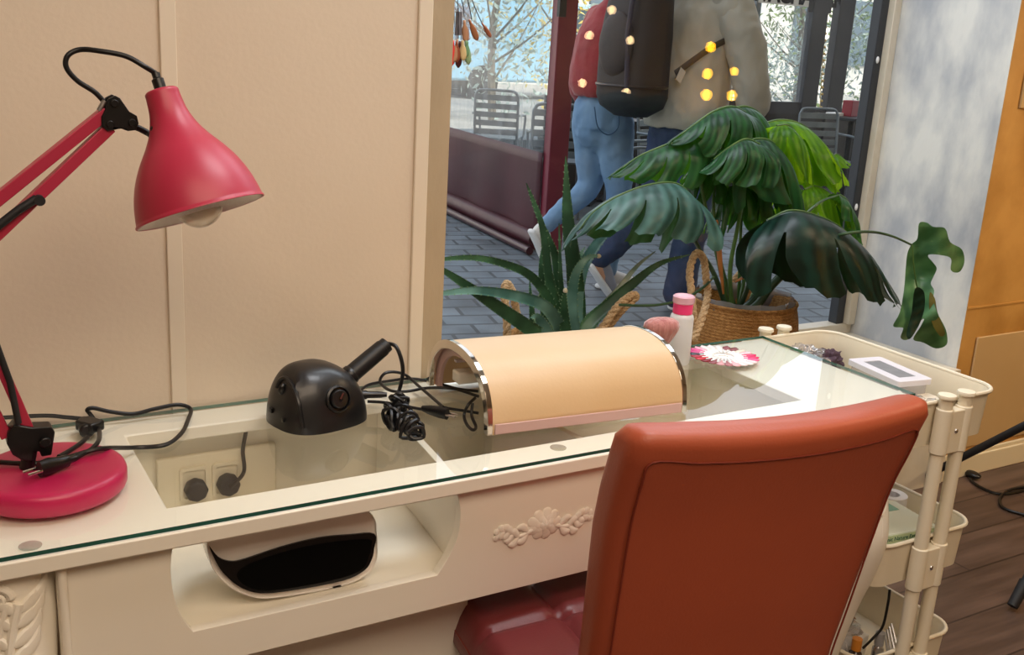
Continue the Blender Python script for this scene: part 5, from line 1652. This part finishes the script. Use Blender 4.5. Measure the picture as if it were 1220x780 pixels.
def foliage(s, c, r, n, size, rnd):
    for _ in range(n):
        while True:
            d = V((rnd.uniform(-1, 1), rnd.uniform(-1, 1), rnd.uniform(-1, 1)))
            if .3 < d.length < 1: break
        p = V(c) + V((d.x * r[0], d.y * r[1], d.z * r[2]))
        if p.z < .03: continue
        e = V((rnd.gauss(0, 1), rnd.gauss(0, 1), rnd.gauss(0, 1))).normalized(); u_ = e.orthogonal().normalized(); u_ = (u_ + e.cross(u_) * rnd.uniform(-1, 1)).normalized()
        a = size * rnd.uniform(.6, 1.3)
        s.add([p - e * a, p + u_ * a * .4, p + e * a, p - u_ * a * .4], [(0, 1, 2, 3)])


def tree(x, y, h, cr, label, mi, n=1600, seed=0, trunk=.09, low=.5, size=.08, name='street_tree', cat='tree', group=None):
    rnd = random.Random(seed)
    t = thing(name, label, cat, (x, y, -.02), group)
    s = MB()
    s.tube(spl([(x, y, -.02), (x + rnd.uniform(-.1, .1), y, h * .3), (x + rnd.uniform(-.2, .2), y, h * .6), (x, y, h * .92)], 4), [trunk * (1 - .05 * i) for i in range(13)], 8)
    for k in range(16):
        a = rnd.uniform(0, 2 * PI); z = rnd.uniform(h * .12, h * .75); L_ = cr * rnd.uniform(.6, 1.05)
        s.tube(spl([(x, y, z), (x + L_ * .5 * math.cos(a), y + L_ * .5 * math.sin(a), z + L_ * .35), (x + L_ * math.cos(a), y + L_ * math.sin(a), z + L_ * .8)], 3), [trunk * .32 * (1 - .11 * i) for i in range(7)], 5)
    s.build('trunk', m_bark, t)
    s = MB()
    for k in range(5):
        a = 2 * PI * k / 5; c = (x + cr * .45 * math.cos(a), y + cr * .45 * math.sin(a), lerp(low + cr * .3, h - cr * .3, (k + .5) / 5))
        foliage(s, c, (cr * .8, cr * .8, (h - low) * .32), n // 5, size, rnd)
    s.build('crown', m_leaf[mi], t, smooth=False, fixn=False)
    return t


tree(8.2, 14.5, 4.5, 1.5, 'pale branching street tree seen through the clear screen at left', 4, 2600, 1, .07, .15, .075)
tree(6.1, 15.5, 4.2, 1.4, 'bare-branched street tree at the far left edge of the window view', 2, 1500, 2, .06, .2, .07)
tree(10.3, 15.8, 4.8, 1.4, 'street tree with yellowing leaves behind the maroon post', 3, 1600, 3, .07, .2, .075)
tree(13.4, 13.2, 4.5, 1.6, 'leafy tree behind the middle of the terrace enclosure', 0, 2600, 4, .06, .25, .06)
tree(15.6, 12.2, 4.2, 1.5, 'leafy tree behind the dark terrace posts', 1, 2600, 5, .06, .25, .06)
tree(17.8, 11.4, 4.2, 1.5, 'leafy tree at the right edge of the window view', 1, 2200, 6, .06, .25, .06)
tree(12.0, 11.6, 1.9, .9, 'bushy planter shrub behind the clear enclosure panel', 4, 1800, 7, .03, .1, .045, 'planter_shrub', 'shrub')
m_fac = mat('facade_pale', '#c9c8c2', '#dcdad2', rough=.8, scale=.6)
m_fblue = mat('facade_blue', '#9fc3d6', '#c0dbe8', rough=.7, scale=.5)
far = thing('far_building', 'pale sunlit building with window rows across the street, behind the trees', 'building', (18, 27, 0))
MB().bb(-6, 42, 27, 28, -.02, 9).build('wall', m_fac, far)
for k in range(16):
    MB().bb(-4 + k * 2.8, -2.8 + k * 2.8, 26.9, 27.01, 1.0, 3.2).build('window', mat('far_window', '#5a6c78', rough=.2) if 'far_window' not in bpy.data.materials else bpy.data.materials['far_window'], far)
van = thing('delivery_van', 'pale blue van parked across the street, blurred behind branches', 'van', (12.4, 20.4, -.02))
m_van = mat('van_blue', '#8fc0dc', '#a9d2e8', rough=.3, scale=.4)
prof_ = [(-2.4, .35), (2.1, .35), (2.35, .6), (2.3, 1.0), (1.75, 1.25), (1.25, 2.05), (-2.3, 2.15), (-2.45, 1.9)]
MB().plate([[(12.4 + a, b) for a, b in prof_]], lambda u, v, w: V((u, 19.6 + w, v)), 1.7).build('body', m_van, van, bevel=.06)
for sx in (-1.6, 1.5):
    MB().cyl((12.4 + sx, 19.55, .33), (12.4 + sx, 21.3, .33), .35, 20).build('wheel', m_blackm, van)
MB().plate([[(13.0, 1.3), (14.0, 1.3), (13.6, 1.95), (13.0, 1.95)]], lambda u, v, w: V((u, 19.58 + w, v)), .02).build('window', mat('van_glass', '#40525c', rough=.1), van)

for o in list(bpy.data.objects):          # set everything of the street on its own ground level
    if o in OUT_FROM or o.parent or o.get('kind') == 'structure': continue
    if o.location.y < 10:
        o.location = CAMP + (V(o.location) - CAMP) * KO; o.scale = (KO,) * 3
    else: o.location.z += GZ

# ============================================================ PEOPLE
m_skin = mat('skin', '#c79a7c', '#bd8c6e', rough=.55)
m_hair = mat('hair_brown', '#3a2618', '#4c3322', rough=.6, scale=30)
m_red = mat('red_fleece', '#9c1f2b', '#8a1a26', rough=.85, scale=6, bump=.5, bscale=14, sheen=.3)
m_jl = mat('denim_light', '#5f83a8', '#83a3c0', rough=.8, scale=7, stretch=(1, 1, .4), bump=.5, bscale=16)
m_jd = mat('denim_dark', '#1d2c48', '#2c3d5e', rough=.8, scale=7, stretch=(1, 1, .4), bump=.5, bscale=16)
m_jk = mat('jacket_stone', '#9a988b', '#b0ad9f', rough=.7, scale=4, stretch=(1, 1, .5), bump=.6, bscale=9)
m_bp = mat('backpack_black', '#1c1d21', '#26272c', rough=.7, scale=6, bump=.4, bscale=12)
m_bpn = mat('backpack_navy', '#22263a', rough=.6)
m_shoe = mat('shoe_grey', '#6f7480', '#8a8e98', rough=.7)
m_sole = mat('sole_white', '#dcdcda', rough=.6)
YX = (0, 1, 0)


def limb(s, pts, rs, ref=(0, 1, 0), n=18, k=5, ends=True):
    P = spl(pts, k); R_ = []
    rs = [(r, r) if not isinstance(r, tuple) else r for r in rs]
    for i in range(len(P)):
        t = i / k; a = min(int(t), len(rs) - 2); f = t - a
        f = f * f * (3 - 2 * f)
        R_.append((lerp(rs[a][0], rs[a + 1][0], f), lerp(rs[a][1], rs[a + 1][1], f)))
    s.tube(P, R_, n, ref=ref)
    if ends: s.ell(P[0], (min(R_[0]),) * 3, None, 12, 8)
    if ends: s.ell(P[-1], (min(R_[-1]),) * 3, None, 12, 8)


def hand(s, w, d, palm_n, L_=.18, curl=.5):
    """palm with four unequal fingers and a thumb; w wrist, d direction, palm_n palm normal"""
    w = V(w); d = V(d).normalized(); pn = V(palm_n).normalized(); e = d.cross(pn).normalized()
    s.tube([w, w + d * .03, w + d * .085], [(.024, .017), (.038, .015), (.040, .013)], 14, ref=e)
    for i, fl in enumerate((.068, .078, .073, .058)):
        b = w + d * .083 + e * (.028 - .0185 * i); c = 1 + .1 * i
        s.tube(spl([b - d * .01, b + d * fl * .4 + pn * .006 * c, b + d * fl * .72 + pn * .024 * c * curl * 2, b + d * fl * .85 + pn * .045 * c * curl * 2], 4), [.0088 - .0002 * j for j in range(13)], 8)
    b = w + d * .03 + e * .034
    s.tube(spl([b - e * .01, b + e * .022 + d * .02 + pn * .012, b + e * .026 + d * .052 + pn * .022], 4), [.0115 - .0004 * j for j in range(9)], 8)





def head(s, c, r=.1, fwd=V((1, 0, 0))):
    c = V(c); side = V((0, 0, 1)).cross(fwd)
    R_ = M((fwd, side, V((0, 0, 1)))).transposed()
    s.ell(c, (.098, .076, .118), R_, 24, 16)
    s.ell(c + R_ @ V((.03, 0, -.055)), (.062, .055, .062), R_, 18, 12)      # jaw
    s.ell(c + R_ @ V((.098, 0, -.018)), (.018, .013, .024), R_, 10, 8)      # nose
    s.ell(c + R_ @ V((.086, 0, -.058)), (.012, .024, .008), R_, 10, 8)      # lips
    for q in (-1, 1):
        s.ell(c + R_ @ V((-.005, q * .078, -.01)), (.016, .008, .03), R_, 10, 8)
        s.ell(c + R_ @ V((.082, q * .032, .012)), (.014, .018, .010), R_, 10, 8)


def cloth(o, st, sz):
    tx = bpy.data.textures.new('folds', 'CLOUDS'); tx.noise_scale = sz; tx.noise_depth = 2
    k = o.modifiers.new('folds', 'DISPLACE'); k.texture = tx; k.strength = st; k.mid_level = .5; k.texture_coords = 'LOCAL'


def shoe(parent, heel, toe, up=V((0, 0, 1)), mcol=None):
    heel, toe = V(heel), V(toe); d = (toe - heel).normalized(); e = d.cross(up).normalized(); u_ = e.cross(d)
    if u_.z < 0: u_ = -u_
    L_ = (toe - heel).length
    s = MB(); s.tube([heel - d * .012 + u_ * .012, heel + u_ * .012, heel + d * L_ * .35 + u_ * .012, heel + d * L_ * .72 + u_ * .012, toe + u_ * .012, toe + d * .012 + u_ * .014],
                     [(.020, .010), (.034, .014), (.034, .013), (.044, .013), (.030, .013), (.012, .008)], 16, ref=e)
    sh = MB(); sh.tube([heel - d * .008 + u_ * .05, heel + d * .03 + u_ * .062, heel + d * L_ * .4 + u_ * .055, heel + d * L_ * .75 + u_ * .040, toe - d * .01 + u_ * .03, toe + d * .008 + u_ * .026],
                       [(.018, .035), (.034, .050), (.034, .042), (.041, .028), (.028, .018), (.01, .008)], 16, ref=e)
    o = sh.build('shoe', mcol or m_shoe, parent, ang=80)
    s.build('sole', m_sole, o, ang=80)


# ---- man in the stone-coloured jacket
hx, hy_ = 3.64, 4.34
man = thing('person', 'man walking in stone grey jacket and dark jeans with black backpack outside the window', 'person', (hx, hy_, 0))
fr = V((hx + .0, hy_ - .10, 0)); fl = V((hx - .34, hy_ + .10, .13))
s = MB()
limb(s, [(hx, hy_, .92), (hx - .01, hy_, 1.08), (hx + .0, hy_, 1.28), (hx + .02, hy_, 1.44), (hx + .035, hy_, 1.50)], [(.165, .11), (.15, .105), (.175, .12), (.18, .11), (.09, .07)])
limb(s, [(hx + .035, hy_, 1.46), (hx + .05, hy_, 1.60)], [.058, .052])
head(s, (hx + .07, hy_, 1.71))
limb(s, [(hx, hy_ - .09, .95), (hx + .03, hy_ - .10, .52), (hx + .0, hy_ - .10, .09)], [.085, .055, .038])
limb(s, [(hx, hy_ + .09, .95), (hx - .06, hy_ + .10, .53), (hx - .36, hy_ + .10, .28)], [.085, .055, .038])
limb(s, [fr + V((-.02, 0, .06)), fr + V((.14, 0, .035))], [.035, .03]); limb(s, [V((hx - .38, hy_ + .10, .22)), V((hx - .30, hy_ + .10, .09))], [.035, .026])
ra = [(hx + .04, hy_ - .20, 1.43), (hx + .10, hy_ - .30, 1.15), (hx + .20, hy_ - .24, .99)]
la_ = [(hx + .02, hy_ + .20, 1.43), (hx + .0, hy_ + .27, 1.14), (hx + .16, hy_ + .22, .98)]
limb(s, ra, [.052, .042, .028]); limb(s, la_, [.052, .042, .028])
for a in (ra, la_): hand(s, a[2], (V(a[2]) - V(a[1])) + V((0, 0, -.1)), (0, 1 if a is ra else -1, -.2))
s.build('body', m_skin, man, remesh=.010, smoothit=3)
s = MB()
limb(s, [(hx - .01, hy_, .93), (hx - .01, hy_, 1.0), (hx - .01, hy_, 1.12), (hx + .0, hy_, 1.3), (hx + .02, hy_, 1.42), (hx + .03, hy_, 1.52)], [(.215, .165), (.23, .18), (.235, .185), (.235, .175), (.21, .15), (.09, .085)], ends=False)
limb(s, [(hx + .02, hy_ - .16, 1.40), (hx + .03, hy_ - .22, 1.42)], [.09, .08])
sl = MB(); limb(sl, [(hx + .03, hy_ - .19, 1.45), (hx + .06, hy_ - .27, 1.32), (hx + .10, hy_ - .31, 1.17), (hx + .15, hy_ - .29, 1.08), (hx + .19, hy_ - .25, 1.02)], [.085, .092, .085, .078, .062])
cloth(sl.build('jacket_sleeve', m_jk, man, remesh=.012, smoothit=2), .025, .07)
limb(s, [la_[0], (hx + .0, hy_ + .29, 1.17), (hx + .13, hy_ + .24, 1.02)], [.08, .078, .06])
limb(s, [(hx + .02, hy_ - .13, 1.46), (hx + .02, hy_ + .13, 1.46)], [.09, .09])
cloth(s.build('jacket', m_jk, man, remesh=.012, smoothit=2), .03, .09)
s = MB()
limb(s, [(hx - .01, hy_, 1.02), (hx - .01, hy_, .90)], [(.17, .13), (.175, .135)])
limb(s, [(hx, hy_ - .085, .93), (hx + .02, hy_ - .095, .70), (hx + .035, hy_ - .10, .50), (hx + .0, hy_ - .10, .25), (hx - .01, hy_ - .10, .075)], [.115, .098, .083, .078, .082])
limb(s, [(hx, hy_ + .085, .93), (hx - .03, hy_ + .095, .72), (hx - .06, hy_ + .10, .52), (hx - .22, hy_ + .10, .38), (hx - .36, hy_ + .10, .27)], [.115, .098, .083, .075, .075])
cloth(s.build('jeans', m_jd, man, remesh=.011, smoothit=3), 0.02, 0.07)
shoe(man, fr + V((-.05, 0, .0)), fr + V((.20, 0, .0))); shoe(man, V((hx - .43, hy_ + .10, .21)), V((hx - .28, hy_ + .10, .02)), up=V((.8, 0, .6)))
s = MB(); s.ell((hx + .05, hy_, 1.745), (.108, .088, .105), None, 24, 16); s.ell((hx - .0, hy_, 1.69), (.06, .08, .08)); s.build('hair', m_hair, man)
# backpack, carried: its own thing
bx_, by_, bz_ = hx - .325, hy_ - .0, 1.10
bp = thing('backpack', 'large black backpack worn on the back of the man in the grey jacket', 'backpack', (bx_, by_, 1.02))
s = MB(); rows = []
for i in range(15):
    t = i / 14; z = lerp(.985, 1.62, t)
    hwx = .145 * (1 - .25 * t ** 2); hwy = .175 * (1 - .12 * t)
    k = ilerp([(0, .45), (.04, .78), (.12, .96), (.5, 1), (.85, .9), (.96, .6), (1, .25)], t)
    row = []
    for j in range(33):
        a = 2 * PI * (j % 32) / 32; c_, s_ = math.cos(a), math.sin(a)
        row.append(V((bx_ + .03 * t - .02 * math.sin(PI * t) + hwx * k * abs(c_) ** .7 * (1 if c_ > 0 else -1), by_ + hwy * k * abs(s_) ** .7 * (1 if s_ > 0 else -1), z)))
    rows.append(row)
s.grid(rows); s.f.append(list(range(32))); s.mi.append(0); s.f.append([14 * 33 + j for j in range(32)]); s.mi.append(0)
s.build('bag_body', m_bp, bp, ang=80)
s = MB(); s.tube([V((bx_ - .135 + .27 * (k / 12) * 0, 0, 0)) if False else V((bx_ + .152 * math.cos(a) * 1.0 - .01, by_ + .182 * math.sin(a), 1.115)) for k, a in enumerate([2 * PI * q / 24 for q in range(24)])], .006, 6, closed=True)
s.build('zip_line', mat('zip', '#0c0c0e', rough=.3), bp)
s = MB(); s.ell((bx_ - .13, by_ - .02, 1.26), (.045, .12, .12), None, 20, 12); s.build('front_pocket', m_bp, bp)
s = MB(); s.tube([(bx_ - .12, by_ - .115, 1.10), (bx_ - .148, by_ - .125, 1.3), (bx_ - .12, by_ - .115, 1.5)], (.012), 8); s.build('navy_trim', m_bpn, bp)
s = MB(); s.tube(spl([(bx_ + .10, by_ - .17, 1.17), (bx_ + .22, hy_ - .235, 1.26), (hx + .06, hy_ - .245, 1.34), (hx + .07, hy_ - .20, 1.46), (hx, hy_ - .15, 1.56), (bx_ + .1, by_ - .12, 1.55)], 6), [(.012, .003)] * 31, 8, ref=(0, 0, 1))
s.build('shoulder_strap', m_bp, bp)
s = MB(); s.box((bx_ + .115, by_ - .19, 1.165), (.035, .006, .05), M.Rotation(.5, 3, 'Y')); s.build('silver_tag', m_chrome, bp)

# ---- woman in the red fleece
wx_, wy_ = 3.44, 4.86
wom = thing('person', 'woman walking in red fleece jacket and light blue jeans outside the window', 'person', (wx_, wy_, 0))
s = MB()
limb(s, [(wx_ - .01, wy_, .92), (wx_, wy_, 1.06), (wx_ + .01, wy_, 1.22), (wx_ + .02, wy_, 1.36), (wx_ + .03, wy_, 1.42)], [(.165, .115), (.13, .095), (.15, .11), (.16, .10), (.08, .06)])
limb(s, [(wx_ + .03, wy_, 1.38), (wx_ + .045, wy_, 1.50)], [.048, .044]); head(s, (wx_ + .065, wy_, 1.60))
wfr = V((wx_ + .03, wy_ - .08, 0)); wfl = V((wx_ - .36, wy_ + .08, .33))
limb(s, [(wx_ - .01, wy_ - .08, .9), (wx_ + .06, wy_ - .08, .50), (wx_ + .03, wy_ - .08, .08)], [.085, .052, .034])
limb(s, [(wx_ - .01, wy_ + .08, .9), (wx_ - .03, wy_ + .08, .53), (wx_ - .28, wy_ + .08, .33)], [.085, .052, .034])
wra = [(wx_ + .02, wy_ - .17, 1.35), (wx_ + .05, wy_ - .23, 1.10), (wx_ + .20, wy_ - .20, .93)]
wla = [(wx_ + .02, wy_ + .17, 1.35), (wx_ - .02, wy_ + .23, 1.10), (wx_ + .10, wy_ + .22, .90)]
limb(s, wra, [.045, .036, .024]); limb(s, wla, [.045, .036, .024])
for a in (wra, wla): hand(s, a[2], (V(a[2]) - V(a[1])), (0, 1 if a is wra else -1, 0))
s.build('body', m_skin, wom, remesh=.009, smoothit=3)
s = MB()
limb(s, [(wx_ - .02, wy_, 1.045), (wx_ - .02, wy_, 1.10), (wx_ - .02, wy_, 1.22), (wx_ + .02, wy_, 1.36), (wx_ + .03, wy_, 1.45)], [(.18, .155), (.205, .18), (.205, .17), (.18, .13), (.07, .07)], ends=False)
limb(s, [wra[0], wra[1], (wx_ + .18, wy_ - .205, .95)], [.072, .062, .045]); limb(s, [wla[0], wla[1], (wx_ + .09, wy_ + .22, .93)], [.072, .062, .045])
cloth(s.build('fleece_jacket', m_red, wom, remesh=.011, smoothit=3), 0.025, 0.12)
s = MB()
limb(s, [(wx_ - .02, wy_, 1.06), (wx_ - .03, wy_, .97), (wx_ - .03, wy_, .88)], [(.145, .115), (.165, .14), (.17, .14)])
limb(s, [(wx_ - .01, wy_ - .08, .90), (wx_ + .03, wy_ - .08, .70), (wx_ + .06, wy_ - .08, .50), (wx_ + .04, wy_ - .08, .28), (wx_ + .03, wy_ - .08, .10)], [.108, .088, .065, .060, .048])
limb(s, [(wx_ - .03, wy_ + .08, .90), (wx_ - .02, wy_ + .08, .72), (wx_ - .02, wy_ + .08, .55), (wx_ - .14, wy_ + .08, .44), (wx_ - .27, wy_ + .08, .34)], [.108, .088, .065, .060, .046])
jn = s.build('jeans', m_jl, wom, remesh=.010, smoothit=3); cloth(jn, .012, .06)
s = MB(); q = [(wx_ - .17, wy_ - .13, 1.0), (wx_ - .155, wy_ - .15, .90), (wx_ - .10, wy_ - .165, .86), (wx_ - .05, wy_ - .175, .90), (wx_ - .05, wy_ - .17, 1.0)]
s.tube(spl(q, 6), .003, 6); s.build('pocket_stitch', mat('stitch_denim', '#3d5c7e', rough=.8), jn)
m_shw = mat('shoe_white', '#d8d6d2', '#c8c4bd', rough=.6)
shoe(wom, wfr + V((-.05, 0, 0)), wfr + V((.18, 0, 0)), mcol=m_shw); shoe(wom, V((wx_ - .37, wy_ + .08, .30)), V((wx_ - .26, wy_ + .08, .10)), up=V((.9, 0, .45)), mcol=m_shw)
s = MB(); s.ell((wx_ + .045, wy_, 1.635), (.105, .088, .105), None, 24, 16); s.ell((wx_ - .02, wy_, 1.56), (.06, .085, .13)); s.build('hair', m_hair, wom)

PS = 1.0


def zmap(z): return z * .94 if z < 1.06 else (.9964 + (z - 1.06) * 1.22 if z < 1.5 else 1.5332 + (z - 1.5))


bpy.context.view_layer.update()
dg = bpy.context.evaluated_depsgraph_get()
for t in (man, wom, bp):                 # bake the bodies and settle their proportions
    for o in [c for c in bpy.data.objects if c.parent is t or (c.parent and c.parent.parent is t)]:
        me = bpy.data.meshes.new_from_object(o.evaluated_get(dg)); o.modifiers.clear(); o.data = me
        z0 = ORG[t].z
        for v in me.vertices: v.co.z = zmap(v.co.z + z0) - (zmap(z0) if t is bp else 0)
        me.polygons.foreach_set('use_smooth', [True] * len(me.polygons))

for t, (ox, oy) in ((man, (hx, hy_)), (wom, (wx_, wy_))):
    t.location = (ox * KO + (.04 if t is wom else -.02), oy * KO, GZ); t.scale = (PS,) * 3
rel = V((bx_ - hx, by_ - hy_, zmap(1.02))); bp.location = V((hx * KO - .02, hy_ * KO, GZ)) + rel * PS; bp.scale = (PS,) * 3

# ============================================================ SALON BULBS BEHIND THE VIEWER (mirrored in the window)
def mirrored(px, py, yplane):
    r = ROT @ V((px - 610, -(py - 390), -FPX)); t1 = (YGL - CAMP.y) / r.y
    p = CAMP + r * t1; r2 = V((r.x, -r.y, r.z)); return p + r2 * ((yplane - p.y) / r2.y)


m_bw = mat('bulb_warm', '#ffd9a0', rough=.4, emit=40); m_by = mat('bulb_yellow', '#ffb81c', rough=.4, emit=60)
for i, (a, b, r, yl) in enumerate(((730, 12, .042, 0), (703, 42, .042, 0), (752, 48, .042, 0), (695, 99, .042, 0), (747, 110, .042, 0), (848, 56, .055, 1), (844, 88, .055, 1), (876, 85, .045, 1), (843, 113, .06, 1), (873, 114, .055, 1))):
    p = mirrored(a, b, -3.4)
    t = thing('wall_lamp', 'round %s wall lamp on the back wall of the salon behind the viewer' % ('yellow' if yl else 'warm white'), 'lamp', p, 'round lamps on the back wall')
    MB().ell(p, (r, r * .6, r), None, 20, 12).build('globe', m_by if yl else m_bw, t)
    MB().cyl(p + V((0, -.2, 0)), p + V((0, -.02, 0)), .012, 10).build('wall_arm', m_steel, t)
"""
"""
# ============================================================ LIGHT
def area(name, loc, rot, size, energy, color, sy=None):
    l = bpy.data.lights.new(name, 'AREA'); l.energy = energy; l.color = color; l.size = size
    if sy: l.shape = 'RECTANGLE'; l.size_y = sy
    o = bpy.data.objects.new(name, l); COL.objects.link(o); o.location = loc; o.rotation_euler = rot; return o


area('ceiling_light', (.3, -.6, 2.65), (0, 0, 0), 2.2, 60, (1, .80, .60), 1.4)
area('desk_fill_light', (1.1, 1.0, 2.65), (0, 0, 0), .9, 22, (.96, .97, 1), .5)  # added cool fill that brightens the desk top
area('window_fill_light', (1.85, 1.95, 2.33), (0, 0, 0), 1.6, 19, (.82, .91, 1), .5)  # added cool fill standing in for daylight on desk, plants and silver plaster
area('ceiling_light_right', (3.4, 0.6, 2.65), (0, 0, 0), 1.0, 20, (1, .74, .46), 1.0)
sp_l = bpy.data.lights.new('warm_spot', 'SPOT'); sp_l.energy = 75; sp_l.color = (1, .76, .46); sp_l.spot_size = 1.3; sp_l.spot_blend = 1; sp_l.shadow_soft_size = .1
so = bpy.data.objects.new('warm_spot', sp_l); COL.objects.link(so); so.location = (3.9, .5, 1.8)
so.rotation_euler = (V((3.5, 2.05, .95)) - V(so.location)).to_track_quat('-Z', 'Y').to_euler()

sun = bpy.data.lights.new('sun', 'SUN'); sun.energy = 4.0; sun.color = (1, .93, .8); sun.angle = .01
o = bpy.data.objects.new('sun', sun); COL.objects.link(o); o.rotation_euler = (math.radians(50), 0, math.radians(20))

w = bpy.data.worlds.new('world'); bpy.context.scene.world = w; w.use_nodes = True
nt = w.node_tree; bgn = nt.nodes['Background']
sky = nt.nodes.new('ShaderNodeTexSky')
try:
    sky.sky_type = 'NISHITA'; sky.sun_disc = False; sky.sun_elevation = math.radians(40); sky.sun_rotation = math.radians(200); sky.air_density = 1.2; sky.dust_density = 2.5
except Exception: pass
mxn = nt.nodes.new('ShaderNodeMixRGB'); mxn.inputs[0].default_value = .45; mxn.inputs[2].default_value = (1, 1, 1, 1)
hs = nt.nodes.new('ShaderNodeMixRGB'); hs.blend_type = 'MULTIPLY'; hs.inputs[0].default_value = 1; hs.inputs[2].default_value = (.13, .13, .13, 1)
nt.links.new(sky.outputs[0], hs.inputs[1]); nt.links.new(hs.outputs[0], mxn.inputs[1])
nt.links.new(mxn.outputs[0], bgn.inputs[0]); bgn.inputs[1].default_value = 2.5
sc_ = bpy.context.scene
sc_.view_settings.view_transform = 'Standard'
sc_.view_settings.look = 'None'
sc_.view_settings.exposure = -0.08
sc_.cycles.max_bounces = 10
sc_.cycles.transparent_max_bounces = 24
sc_.cycles.sample_clamp_indirect = 6
